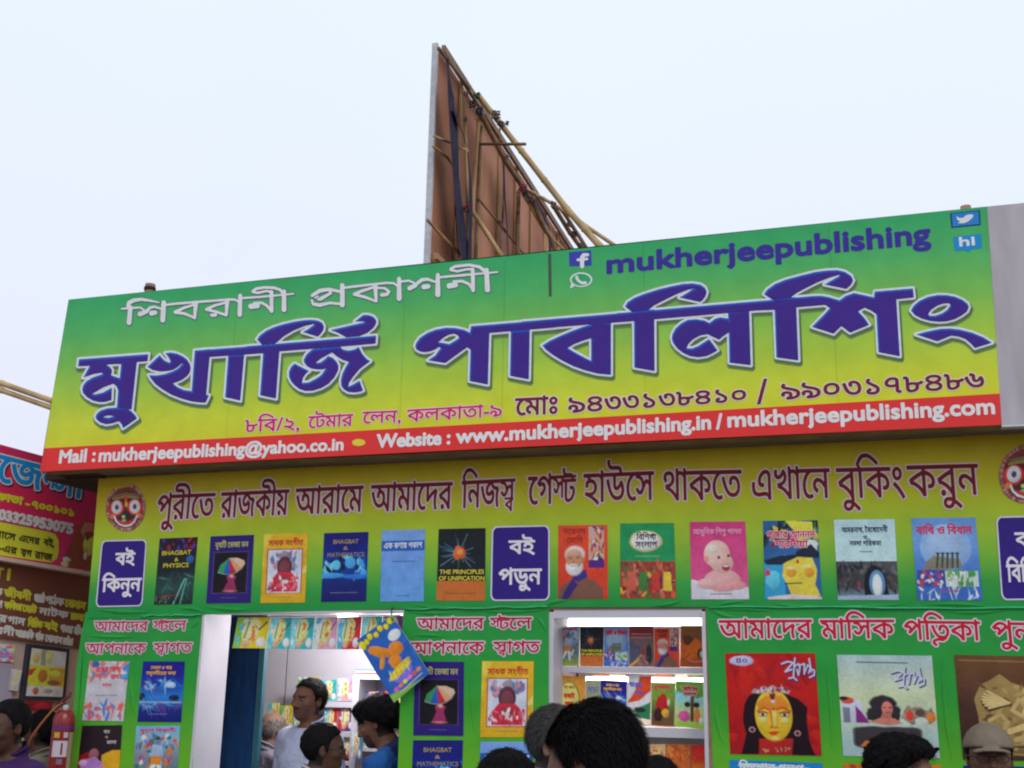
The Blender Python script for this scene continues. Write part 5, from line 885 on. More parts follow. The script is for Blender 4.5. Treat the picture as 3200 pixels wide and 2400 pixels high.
# ================================================================== neighbouring stall at the left
dN = _n(ray(3300, 2189) * (1, 1, 0)); nN = np.array((dN[1], -dN[0], 0)); oN = at_depth(250, 1900, 6.9); NP = Plane(oN, nN)
NB = thing('neighbour_stall', 'beige walled stall at the left edge of the photo', 'stall')
prism('wall', NP, [(-330, 1945), (300, 2024), (240, 3300), (-330, 3300)], .1, NB, make_mat('beige_board', (.80, .60, .50), .7, .06, 5))
prism('door_panel', NP, [(-330, 2030), (40, 2075), (8, 3200), (-330, 3200)], .02, NB, make_mat('lilac_panel', (.50, .47, .60), .6, .1), .025)
ns = thing('signboard', 'crimson neighbouring sign with blue Bengali letters and a telephone number', 'signboard')
prism('board', NP, [(-330, 1299), (345, 1482), (311, 1791), (-330, 1682)], .12, ns, make_mat('crimson_print', col(178, 36, 80, .36), .45, .16, 2.2, 0.1, 4, dark=col(160, 28, 52, .36)), .06)
prism('bottom_lip', NP, [(-330, 1682), (311, 1791), (309, 1802), (-330, 1695)], .1, ns, make_mat('cream_trim', (.84, .68, .58), .6, .1), .09)
NS = Plane(oN + NP.n * .0605, nN); S = Sheet(NS, .001, .0006)
line(ns, NS, 'name_lettering', [('এজেNা', (-78, 1402), (268, 1491), 84, 68)], [((70, 30, 60), 7.5, 3, 4), ((226, 206, 216), 6.5), ((30, 128, 206), 2.6)], 1.4, 16, .62)
line(ns, NS, 'address_lettering', [('কলকাতা', (-70, 1527), (72, 1557), 20), ('-', (80, 1580), (92, 1583), 16, 16, True), ('৭০০১০১', (100, 1586), (229, 1613), 22, 22, True)], [((226, 160, 30), 2.2)], 1.1, 12, .34)
line(ns, NS, 'phone_lettering', [('03325953075', (-4, 1621), (225, 1668), 29, 30, True)], [((120, 60, 80), 4.4, 1, 2), ((226, 200, 206), 2.8)], 1.1, 12, .34)
S = Sheet(NS, .001, .0006); S.raw([(-250, 1583), (0, 1631), (152, 1662), (172, 1669), (183, 1688), (183, 1725), (178, 1746), (160, 1758), (0, 1735), (-250, 1698)], [list(range(10))], col(216, 196, 40, .36)); S.build('yellow_bubble', ns)
NS2 = Plane(oN + NP.n * .0625, nN)
line(ns, NS2, 'bubble_lettering', [('উপাসে', (-42, 1652), (50, 1670), 19), ('এদের', (62, 1671), (125, 1683), 19), ('বই,', (137, 1684), (170, 1690), 19), ('-এর', (0, 1702), (54, 1713), 19), ('Sগ', (66, 1715), (100, 1721), 19), ('রাজ', (110, 1723), (165, 1733), 20)], [((80, 70, 50), 1.0)], 1.0)
A = Art(NS, [(186, 1600), (302, 1622), (286, 1784), (180, 1768)], k=.3)
A.poly([(.16, 1), (.22, .72), (.4, .45), (.5, .2), (.7, .06), (.9, .04), (1, .1), (1, 1)], (96, 50, 36)); A.poly([(.6, .3), (.7, .1), (.95, .1), (.98, .3), (.7, .4)], (130, 80, 70)); A.ell(.86, .52, .16, .2, (226, 150, 60), 18); A.ell(.8, .62, .05, .04, (196, 100, 50)); A.poly([(.7, .3), (.9, .25), (1, .3), (.78, .45)], (90, 46, 34)); A.ell(.24, .86, .12, .05, (220, 196, 190), 9, 0, .3); A.ell(.78, .74, .05, .07, (206, 190, 190)); A.ell(.2, .95, .12, .06, (206, 130, 90)); A.build('girl_picture', ns)
nb = thing('signboard', 'brown sign with rows of yellow and white Bengali words under the crimson sign', 'signboard')
prism('board', NP, [(-330, 1699), (308, 1804), (280, 2029), (-330, 1950)], .06, nb, make_mat('brown_print', col(84, 50, 38, .34), .6, .12, 4), .02)
BRP = Plane(oN + NP.n * .0205, nN); YL, WH2 = (200, 176, 40), (186, 150, 136)
W1 = 'সাহিত্যিক জীবনী আরামকি পাঠক বোনাস দেশবিদেশ কবিতা ছোট নাটক রচনা শিশুর গান বিচিত বই পাওয়া'.replace('্য', '').split()
rows = [(1842, 21, [(-60, 8, 0), (15, 98, 1), (109, 141, 0), (144, 200, 0), (205, 268, 1)]), (1881, 19, [(-60, 8, 0), (15, 69, 1), (72, 115, 1), (124, 214, 0), (222, 263, 1)]), (1924, 20, [(-60, 22, 0), (26, 79, 0), (89, 134, 1), (139, 181, 1), (190, 228, 0), (233, 257, 0)]), (1963, 19, [(-60, 46, 0), (50, 106, 0), (112, 137, 0), (143, 195, 0), (199, 228, 0)])]
yw, ww = [], []; i = 0
for (y0, h, ws) in rows:
    for (a_, b_, yel) in ws: (yw if yel else ww).append((W1[i % len(W1)], (a_, y0 + .165 * (a_ - 15)), (b_, y0 + .165 * (b_ - 15)), h)); i += 1
yw.append(('র।', (-40, 1770), (33, 1779), 34))
line(nb, BRP, 'yellow_lettering', yw, [(YL, 1.9)], 1.1, 8, .3); line(nb, BRP, 'white_lettering', ww, [(WH2, 1.7)], 1.1, 8, .30)
def frame(label, q, fn, w=.03):
    t = thing('picture_frame', label, 'picture'); Q = np.array(q, float); c = Q.mean(0); inn = c + (Q - c) * .86
    f = prism('frame', NP, q, .03, t, make_mat('dark_frame', (.05, .045, .07), .5), .035)
    A = Art(Plane(oN + NP.n * .035, nN), [tuple(x) for x in inn], k=.28); fn(A); A.build('picture', t, M_COVER)
def pic1(A):
    A.rect(0, 0, 1, 1, (176, 176, 180)); A.rect(0, 0, .3, .32, (150, 150, 120)); A.ell(.16, .2, .1, .1, (206, 120, 70)); A.rect(.3, 0, .45, .35, (100, 100, 90)); A.ell(.52, .14, .11, .15, (214, 196, 80)); A.rect(0, .34, 1, .78, (190, 146, 40)); A.rect(.6, .38, .98, .76, (150, 100, 40)); A.ell(.4, .56, .13, .14, (120, 76, 34)); A.ell(.75, .5, .16, .08, (206, 160, 50)); A.poly([(0, .45), (.2, .4), (.1, .56), (0, .58)], (170, 40, 30)); A.ell(.72, .7, .18, .06, (90, 60, 44)); A.rect(0, .78, 1, 1, (206, 184, 160)); A.ell(.25, .89, .08, .08, (120, 60, 44)); A.ell(.6, .88, .12, .05, (110, 96, 96)); A.line([(0, .775), (1, .775)], .01, (230, 220, 200))
frame('dark framed panel of yellow and brown pictures on the beige wall', [(92, 2012), (218, 2028), (203, 2190), (70, 2186)], pic1)
def pic2(A): A.rect(0, 0, 1, 1, (226, 200, 190)); A.poly([(.5, .1), (.8, .05), (.6, .7), (.4, .6)], (214, 140, 60)); A.ell(.6, .8, .25, .15, (224, 214, 206)); A.poly([(.1, .1), (.25, .1), (.2, 1), (.05, 1)], (206, 110, 100)); A.blobs(.2, .2, .9, .9, 8, [(206, 130, 80), (230, 210, 200)], .1, .08)
A = Art(Plane(oN + NP.n * .03, nN), [(36, 2090), (70, 2095), (54, 2160), (26, 2156)], k=.28); pic2(A); tag(A.build('poster', None, M_COVER), 'small pink and orange poster left of the dark framed panel', 'poster')
A = Art(Plane(oN + NP.n * .03, nN), [(-30, 2008), (46, 2018), (42, 2070), (-40, 2062)], k=.28); A.rect(0, 0, 1, 1, (196, 150, 140)); A.blobs(.2, 0, 1, 1, 22, [(206, 60, 90), (60, 110, 190), (206, 140, 50), (150, 60, 120)], .14, .16); tag(A.build('poster', None, M_COVER), 'bright multicoloured poster at the top left of the beige wall', 'poster')
A = Art(Plane(oN + NP.n * .05, nN), [(84, 2190), (166, 2192), (160, 2225), (80, 2222)], k=.6); A.rect(0, 0, 1, 1, (130, 36, 40)); A.ell(.6, .5, .3, .4, (160, 40, 60)); tag(A.build('poster', None, M_COVER), 'dark red card below the framed panel on the beige wall', 'poster')

# ---- fire extinguisher strapped to the stall corner
fe = thing('fire_extinguisher', 'red fire extinguisher with orange hose strapped to the left corner of the green stall', 'fire extinguisher')
c0 = at_depth(204, 2222, 5.75); r = .053; zt_ = c0[2]; cx, cy = c0[0], c0[1]
M_FE = make_mat('red_enamel', (.26, .010, .012), .25, .1, 6, spec=.6)
prof = [(.0, .012), (.004, .03), (-.012, .044), (-.035, .0525), (-.06, r), (-.5, r), (-.52, .05), (-.525, .0)]
V, Fc = [], []; sg = 24
for i, (dz, rr) in enumerate(prof):
    for k in range(sg): V.append((cx + rr * math.cos(2 * math.pi * k / sg), cy + rr * math.sin(2 * math.pi * k / sg), zt_ + dz))
for i in range(len(prof) - 1):
    for k in range(sg): Fc.append((i * sg + k, i * sg + (k + 1) % sg, (i + 1) * sg + (k + 1) % sg, (i + 1) * sg + k))
Fc.append(list(range(sg)))
mesh('cylinder_body', V, Fc, fe, M_FE, True)
def band(name, z0, z1, a0, a1, mat, rr=.0005, n=12):
    V, F = [], []
    for i in range(n + 1):
        a = a0 + (a1 - a0) * i / n; V += [(cx + (r + rr) * math.cos(a), cy + (r + rr) * math.sin(a), zt_ + z0), (cx + (r + rr) * math.cos(a), cy + (r + rr) * math.sin(a), zt_ + z1)]
        if i: F.append((2 * i - 2, 2 * i, 2 * i + 1, 2 * i - 1))
    return mesh(name, V, F, fe, mat, True)
fa = math.atan2(-cy, -cx)      # towards the viewer
band('purple_band', -.085, -.07, fa - 1.3, fa + 1.3, make_mat('purple_ink', (.12, .03, .2), .4)); band('yellow_mark', -.125, -.1, fa - .8, fa - .25, make_mat('yellow_ink', (.55, .4, .03), .4)); band('white_mark', -.125, -.1, fa + .1, fa + .5, make_mat('pale_ink', (.5, .45, .5), .4))
band('white_label', -.215, -.14, fa - .85, fa + .55, make_mat('paper_label', (.6, .52, .6), .5), .0007); band('label_figure', -.205, -.15, fa - .05, fa + .12, M_FE, .0012); band('instruction_strip', -.29, -.1, fa + .62, fa + 1.2, make_mat('cream_strip', (.36, .32, .18), .5), .0009); band('strap', -.30, -.288, 0, 6.28, M_DARK, .003, 24); band('label_figure', -.25, -.225, fa - .3, fa + .2, make_mat('grey_ink', (.2, .16, .24), .5), .0012)
tube('neck', [(cx, cy, zt_ - .004), (cx, cy, zt_ + .03)], .014, fe, M_RIM, 12); hx = XC * 1.0
tube('handle', [(cx, cy, zt_ + .03), (cx - .03, cy - .02, zt_ + .035), (cx + .035, cy - .02, zt_ + .075)], [.008, .01, .006], fe, make_mat('dark_red_lever', (.12, .02, .02), .4), 8)
tube('handle', [(cx - .045, cy - .02, zt_ + .005), (cx + .0, cy - .02, zt_ + .05), (cx + .04, cy - .02, zt_ + .09)], [.007, .009, .005], fe, make_mat('dark_red_lever', (.12, .02, .02), .4), 8)
tube('hose', [at_depth(196, 2196, 5.7), at_depth(180, 2206, 5.68), at_depth(160, 2224, 5.65), at_depth(128, 2262, 5.62), at_depth(98, 2304, 5.6), at_depth(80, 2350, 5.62), at_depth(90, 2420, 5.68)], .0055, fe, make_mat('orange_hose', (.30, .09, .02), .5), 8)

# ================================================================== back of the tall hoarding and its bamboo props
hd = _n(ray(2681, 2178) * (1, 1, 0)); nH = np.array((-hd[1], hd[0], 0)); oH = at_depth(1368, 143, 9.0); HP = Plane(oH, nH)
ho = thing('hoarding', 'tall plywood hoarding seen from behind, rising over the green sign', 'hoarding')
zt0 = oH[2]; far = HP.at(1776, 772); L = float(np.dot(far - oH, hd)); zlow = 2.6
M_PLY = make_mat('red_brown_plywood', (.50, .21, .12), .75, .22, 2.5, .3, 10, stretch=(1, 1, .25), dark=(.27, .11, .065))
M_PLY2 = make_mat('red_brown_plywood_lighter', (.58, .26, .15), .75, .2, 2.5, .3, 10, stretch=(1, 1, .25), dark=(.34, .15, .085))
M_BATT = make_mat('pale_batten', (.42, .26, .12), .8, .25, 9, .15, 30, stretch=(1, 1, .3)); M_BAM = make_mat('bamboo', (.50, .34, .16), .6, .35, 7, .2, 20, stretch=(1, 1, .4)); M_BAMD = make_mat('weathered_bamboo', (.26, .16, .10), .75, .35, 9, .2, 25)
M_CLOTHD = make_mat('indigo_cloth', (.022, .016, .05), .9, .2, 10, .3, 20)
def hpt(s, z, out=0.0): return oH * (1, 1, 0) + hd * s + HP.n * out + (0, 0, z)
L2 = L + .6; ncol = 9
for i in range(ncol):
    s0, s1 = L2 * i / ncol + .004, L2 * (i + 1) / ncol - .004
    for (za, zb_) in ((zlow, zt0 - 1.72), (zt0 - 1.71, zt0)):
        j = random.uniform(0, .008); mesh('plywood_sheet', [hpt(s0, za, -j), hpt(s1, za, -j), hpt(s1, zb_, -j), hpt(s0, zb_, -j), hpt(s0, za, -.014 - j), hpt(s1, za, -.014 - j), hpt(s1, zb_, -.014 - j), hpt(s0, zb_, -.014 - j)],
             [(0, 1, 2, 3), (7, 6, 5, 4), (0, 4, 5, 1), (1, 5, 6, 2), (2, 6, 7, 3), (3, 7, 4, 0)], ho, random.choice([M_PLY, M_PLY2]))
def bar(name, a, b, w, t, mat, par=ho):
    """square batten between two points"""
    a, b = Vector(a), Vector(b); d = (b - a).normalized(); u = Vector(HP.n); w_ = d.cross(u).normalized(); V = []
    for p in (a, b):
        for (i, j) in ((-1, 0), (1, 0), (1, 1), (-1, 1)): V.append(p + w_ * w / 2 * i + u * t * j)
    return mesh(name, V, [(0, 1, 2, 3), (7, 6, 5, 4), (0, 4, 5, 1), (1, 5, 6, 2), (2, 6, 7, 3), (3, 7, 4, 0)], par, mat)
M_EDGE = make_mat('white_edge_strip', (.55, .56, .60), .6, .15, 20, .2, 40)
e0, e1_ = hpt(-.0, zlow, .0), hpt(-.0, zt0, .0)
mesh('edge_strip', [hpt(-.03, zlow, .008), hpt(-.03, zt0 + .01, .008), hpt(-.0, zt0 + .01, .008), hpt(-.0, zlow, .008), hpt(-.03, zlow, -.036), hpt(-.03, zt0 + .01, -.036), hpt(0, zt0 + .01, -.036), hpt(0, zlow, -.036)],
     [(0, 1, 2, 3), (4, 7, 6, 5), (0, 4, 5, 1), (1, 5, 6, 2), (2, 6, 7, 3), (3, 7, 4, 0)], ho, M_EDGE)
for i in range(1, ncol): bar('batten', hpt(L2 * i / ncol, zlow, .001), hpt(L2 * i / ncol, zt0, .001), .05, .014, M_BATT)

bar('top_batten', hpt(0, zt0 - .03, .032), hpt(L2, zt0 - .03, .032), .06, .03, M_BAMD)
for dz in (1.75, 3.2): bar('cross_batten', hpt(0, zt0 - dz, .032), hpt(L2, zt0 - dz, .032), .045, .03, M_BATT)
def hp(px, py, out): return HP.at(px, py, out)
fz = lambda x, y: (1250 + x / 2.2125, 100 + y / 2.2125)
def pole(P, r, mat, out, name='bamboo_pole', knots=.33): 
    pts = [hp(*fz(x, y), o) for (x, y), o in zip(P, out)]; r = [q * .68 for q in r] if hasattr(r, '__len__') else r * .68; return tube(name, pts, r, ho, mat, 8, knots=knots)
pole([(535, 430), (1150, 1220), (1400, 1500)], [.034, .038, .04], M_BAM, (.14, .9, 1.25)); pole([(265, 110), (480, 390)], .02, M_BAMD, (.08, .1)); pole([(555, 560), (720, 880), (860, 1090), (1040, 1420), (1090, 1560)], [.034] * 5, M_BAMD, (.1, .16, .2, .3, .35))
pole([(860, 1080), (1060, 1190), (1240, 1310), (1520, 1500)], [.024] * 4, M_BAM, (.2, .7, .95, 1.3)); pole([(1060, 1200), (1170, 1380), (1300, 1560)], .03, M_BAMD, (.7, .75, .85)); pole([(1120, 1230), (1230, 1400), (1330, 1560)], .026, M_BAMD, (.74, .8, .9))
pole([(440, 400), (460, 900), (470, 1560)], .022, M_BAM, (.07, .07, .07)); pole([(545, 600), (500, 1200), (480, 1650)], .026, M_BATT, (.07, .07, .08)); pole([(560, 640), (540, 1200), (520, 1640)], .024, M_BAMD, (.06, .06, .07))
pole([(820, 1100), (815, 1300), (810, 1580)], [.03, .034, .032], M_BAMD, (.12, .12, .12)); pole([(500, 1240), (600, 1390), (720, 1580)], .03, M_BAM, (.1, .2, .35)); pole([(540, 1150), (690, 1330), (860, 1540)], .016, M_BAMD, (.07, .07, .08)); pole([(190, 1300), (300, 1420), (420, 1540)], .018, M_BATT, (.06, .06, .07))
pole([(230, 790), (330, 870), (390, 960)], .015, M_BATT, (.06, .06, .06)); pole([(235, 720), (360, 772)], .016, M_BAM, (.07, .07), 'bamboo_pole', 0); pole([(410, 800), (470, 820)], .014, M_BAM, (.07, .07), 'bamboo_pole', 0)
pole([(555, 775), (865, 775)], .018, M_BAMD, (.07, .7), 'crossbar', 0); pole([(690, 660), (690, 760)], .012, M_BAMD, (.5, .5), 'crossbar', 0); pole([(720, 900), (715, 1200), (690, 1560)], .014, M_BAMD, (.07, .07, .07)); pole([(850, 1120), (1000, 1380), (1190, 1560)], .02, M_BAM, (.2, .25, .35)); pole([(1000, 1400), (990, 1560)], .02, M_BATT, (.06, .06))
def strip(P, W, out, mat, name):
    V, F = [], []
    for i, ((x, y), w) in enumerate(zip(P, W)):
        for sx, o in ((-w, 0), (w, 0), (w, .02), (-w, .02)): V.append(hp(*fz(x + sx, y), out + o + .01 * math.sin(i * 2.1)))
    for i in range(len(P) - 1):
        for k in range(4): F.append((i * 4 + k, i * 4 + (k + 1) % 4, i * 4 + 4 + (k + 1) % 4, i * 4 + 4 + k))
    return mesh(name, V, F, ho, mat)
strip([(328, 190), (335, 300), (352, 450), (368, 640), (378, 800), (388, 1000), (402, 1150), (420, 1300), (440, 1450), (460, 1600)], [9, 8, 20, 26, 26, 22, 24, 28, 30, 34], .12, M_CLOTHD, 'hanging_cloth')
strip([(375, 540), (410, 640), (440, 720), (465, 800)], [8, 5, 4, 3], .14, M_CLOTHD, 'hanging_cloth'); strip([(466, 830), (485, 1000), (490, 1200), (485, 1400), (480, 1600)], [3, 7, 14, 12, 14], .12, M_CLOTHD, 'hanging_cloth'); strip([(715, 900), (725, 1150), (740, 1350), (745, 1560)], [6, 6, 4, 4], .1, M_CLOTHD, 'hanging_cloth'); strip([(930, 1150), (985, 1250), (1030, 1370), (1040, 1520)], [9, 9, 9, 10], .25, M_CLOTHD, 'hanging_cloth'); strip([(380, 1200), (395, 1400), (410, 1560)], [3, 4, 5], .1, M_CLOTHD, 'hanging_cloth')
def knot(x, y, out, cs, n=16, s=24):
    s *= .72; n = int(n * 1.5)
    V, F, = [], []; Lk = []
    for i in range(n):
        a = hp(*fz(x + random.uniform(-s, s), y + random.uniform(-s, s)), out + random.uniform(-.03, .06)); b = hp(*fz(x + random.uniform(-s, s) * 1.3, y + random.uniform(-s, s) * 1.3), out + random.uniform(-.03, .06)); d = Vector(b) - Vector(a)
        if d.length < 1e-4: continue
        u = d.orthogonal().normalized() * random.uniform(.004, .010); w = d.cross(u).normalized() * u.length; k = len(V)
        for p in (a, b):
            for q in (u, w, -u, -w): V.append(Vector(p) + q)
        for j in range(4): F.append((k + j, k + (j + 1) % 4, k + 4 + (j + 1) % 4, k + 4 + j))
        F.append((k, k + 1, k + 2, k + 3)); F.append((k + 4, k + 7, k + 6, k + 5))
    return mesh('rope_binding', V, F, ho, cs)
MK = {c: make_mat('rope_' + c, v, .9, .3, 30) for c, v in dict(dark=(.05, .045, .05), green=(.07, .12, .04), red=(.22, .02, .025), brown=(.16, .1, .08), blue=(.03, .03, .08)).items()}
for (x, y, o, c, n, s) in ((330, 190, .12, 'dark', 8, 13), (455, 425, .13, 'brown', 12, 20), (530, 440, .15, 'green', 14, 24), (505, 500, .14, 'dark', 14, 28), (548, 545, .16, 'dark', 18, 30), (548, 560, .17, 'blue', 8, 20), (665, 570, .3, 'brown', 20, 34), (700, 640, .36, 'dark', 10, 24), (735, 630, .36, 'brown', 6, 18), (850, 1080, .22, 'red', 12, 34), (870, 1110, .22, 'dark', 12, 34), (915, 1165, .22, 'brown', 14, 26), (460, 1215, .12, 'red', 10, 24), (455, 1235, .13, 'dark', 6, 20), (745, 860, .17, 'brown', 8, 16), (1060, 1190, .72, 'brown', 10, 20), (1210, 1395, .82, 'dark', 14, 22), (1170, 1330, .8, 'brown', 9, 22), (1250, 1480, .9, 'brown', 10, 24), (690, 1310, .1, 'brown', 8, 16), (820, 1245, .14, 'red', 4, 10), (450, 600, .1, 'brown', 8, 16)): knot(x, y, o, MK[c], n, s)
# twin bamboo poles sticking out at the far left
tp = thing('bamboo_rail', 'pair of pale bamboo poles running down behind the left end of the sign', 'bamboo pole')
for (y0, y1, rr, m) in ((1190, 1250, .022, M_BAM), (1212, 1272, .02, M_BAM)):
    tube('pole', [at_depth(-160, y0 - 36, 8.6), at_depth(0, y0 + 6, 8.5), at_depth(160, y1 + 2, 8.3), at_depth(420, y1 + 80, 8.1)], rr, tp, m, 10, knots=.35)
# ================================================================== people
def smin(a, b, k): h = np.clip(.5 + .5 * (b - a) / k, 0, 1); return b + (a - b) * h - k * h * (1 - h)
def surf(f, xs, ys, zs):
    """surface net of f<0 on a rectilinear grid"""
    ins = f < 0; c = [ins[i:f.shape[0] - 1 + i, j:f.shape[1] - 1 + j, k:f.shape[2] - 1 + k] for i in (0, 1) for j in (0, 1) for k in (0, 1)]
    s = sum(x.astype(np.int8) for x in c); act = (s > 0) & (s < 8); idx = -np.ones(act.shape, np.int64); I = np.argwhere(act); idx[act] = np.arange(len(I))
    P = np.zeros((len(I), 3)); n = np.zeros(len(I)); g = lambda d: f[I[:, 0] + d[0], I[:, 1] + d[1], I[:, 2] + d[2]]
    cor = [(i, j, k) for i in (0, 1) for j in (0, 1) for k in (0, 1)]
    for a in cor:
        for ax in range(3):
            if a[ax]: continue
            b = list(a); b[ax] = 1; fa_, fb_ = g(a), g(b); m = (fa_ < 0) != (fb_ < 0); t = np.where(m, fa_ / (fa_ - fb_ + 1e-12), 0); q = np.array(a, float)[None].repeat(len(I), 0); q[:, ax] += t; P += q * m[:, None]; n += m
    P = P / n[:, None] + I; co = np.stack([np.interp(P[:, 0], np.arange(len(xs)), xs), np.interp(P[:, 1], np.arange(len(ys)), ys), np.interp(P[:, 2], np.arange(len(zs)), zs)], -1)
    F = []
    for ax in range(3):
        o = [slice(None)] * 3; o2 = [slice(None)] * 3; o[ax] = slice(0, -1); o2[ax] = slice(1, None); A_, B_ = ins[tuple(o)], ins[tuple(o2)]; E_ = np.argwhere(A_ != B_); u, v = (ax + 1) % 3, (ax + 2) % 3
        E_ = E_[(E_[:, u] > 0) & (E_[:, v] > 0) & (E_[:, u] < f.shape[u] - 1) & (E_[:, v] < f.shape[v] - 1)]
        def cell(du, dv): q = E_.copy(); q[:, u] += du; q[:, v] += dv; return idx[q[:, 0], q[:, 1], q[:, 2]]
        q = np.stack([cell(-1, -1), cell(0, -1), cell(0, 0), cell(-1, 0)], -1); fl = ~A_[E_[:, 0], E_[:, 1], E_[:, 2]]; q[fl] = q[fl][:, ::-1]; F.append(q)
    return co, np.vstack(F)
def mk(name, co, F, cols, parent, mat, smooth=True):
    me = bpy.data.meshes.new(name); me.from_pydata(co.tolist(), [], F.tolist()); me.update(); set_cols(me, cols)
    if smooth: me.shade_smooth()
    return link(name, me, parent, mat)
class G:
    def __init__(s, xs, ys, zs): s.x, s.y, s.z = [a.astype(np.float32) for a in np.meshgrid(xs, ys, zs, indexing='ij')]; s.f = np.full(s.x.shape, 1.0, np.float32)
    def ell(s, c, r, k=.02, T=None):
        x, y, z = s.x - c[0], s.y - c[1], s.z - c[2]
        if T is not None: x, y, z = T(x, y, z)
        q = np.sqrt((x / r[0]) ** 2 + (y / r[1]) ** 2 + (z / r[2]) ** 2); d = (q - 1) * min(r); s.f = smin(s.f, d, k) if k > 0 else np.minimum(s.f, d); return s
    def cap(s, a, b, ra, rb, k=.02, sq=1.0):
        a, b = np.array(a, float), np.array(b, float); e = b - a; L = e @ e + 1e-9; x, y, z = s.x - a[0], s.y - a[1], s.z - a[2]; t = np.clip((x * e[0] + y * e[1] + z * e[2]) / L, 0, 1)
        d = np.sqrt((x - e[0] * t) ** 2 + ((y - e[1] * t) * sq) ** 2 + (z - e[2] * t) ** 2) - (ra + (rb - ra) * t); s.f = smin(s.f, d, k) if k > 0 else np.minimum(s.f, d); return s
    def cut(s, c, r, k=.01):
        q = np.sqrt(((s.x - c[0]) / r[0]) ** 2 + ((s.y - c[1]) / r[1]) ** 2 + ((s.z - c[2]) / r[2]) ** 2); d = -(q - 1) * min(r); s.f = -smin(-s.f, -d, k); return s
# a person 1.70 m tall, facing +y, feet at z=0; the head pivots on the neck
HZ = 1.585
def head_prims(g, fem=False):
    g.ell((0, -.012, HZ + .03), (.075, .096, .086), .01); g.ell((0, .012, HZ - .015), (.066, .078, .085), .03); g.ell((0, .04, HZ - .066), (.046, .048, .042), .03); g.ell((0, .062, HZ - .088), (.024, .024, .018), .02)
    g.cap((0, -.02, HZ - .1), (0, -.035, HZ - .2), .052 if not fem else .044, .058 if not fem else .05, .025)
    g.cap((-.03, .074, HZ + .022), (.03, .074, HZ + .022), .014, .014, .018); g.ell((-.042, .06, HZ - .018), (.022, .022, .02), .02); g.ell((.042, .06, HZ - .018), (.022, .022, .02), .02)
    g.cut((-.031, .096, HZ + .002), (.017, .016, .0115), .012); g.cut((.031, .096, HZ + .002), (.017, .016, .0115), .012)
    g.cap((0, .088, HZ + .01), (0, .108, HZ - .028), .008, .0115, .01); g.ell((-.013, .094, HZ - .033), (.009, .01, .008), .006); g.ell((.013, .094, HZ - .033), (.009, .01, .008), .006)
    g.ell((0, .086, HZ - .056), (.024, .012, .0062), .006); g.ell((0, .084, HZ - .067), (.02, .012, .007), .006)
    for sx in (-1, 1):
        g.ell((sx * .078, -.006, HZ - .005), (.009, .018, .031), .008); g.cut((sx * .087, -.001, HZ - .003), (.006, .01, .018), .006)
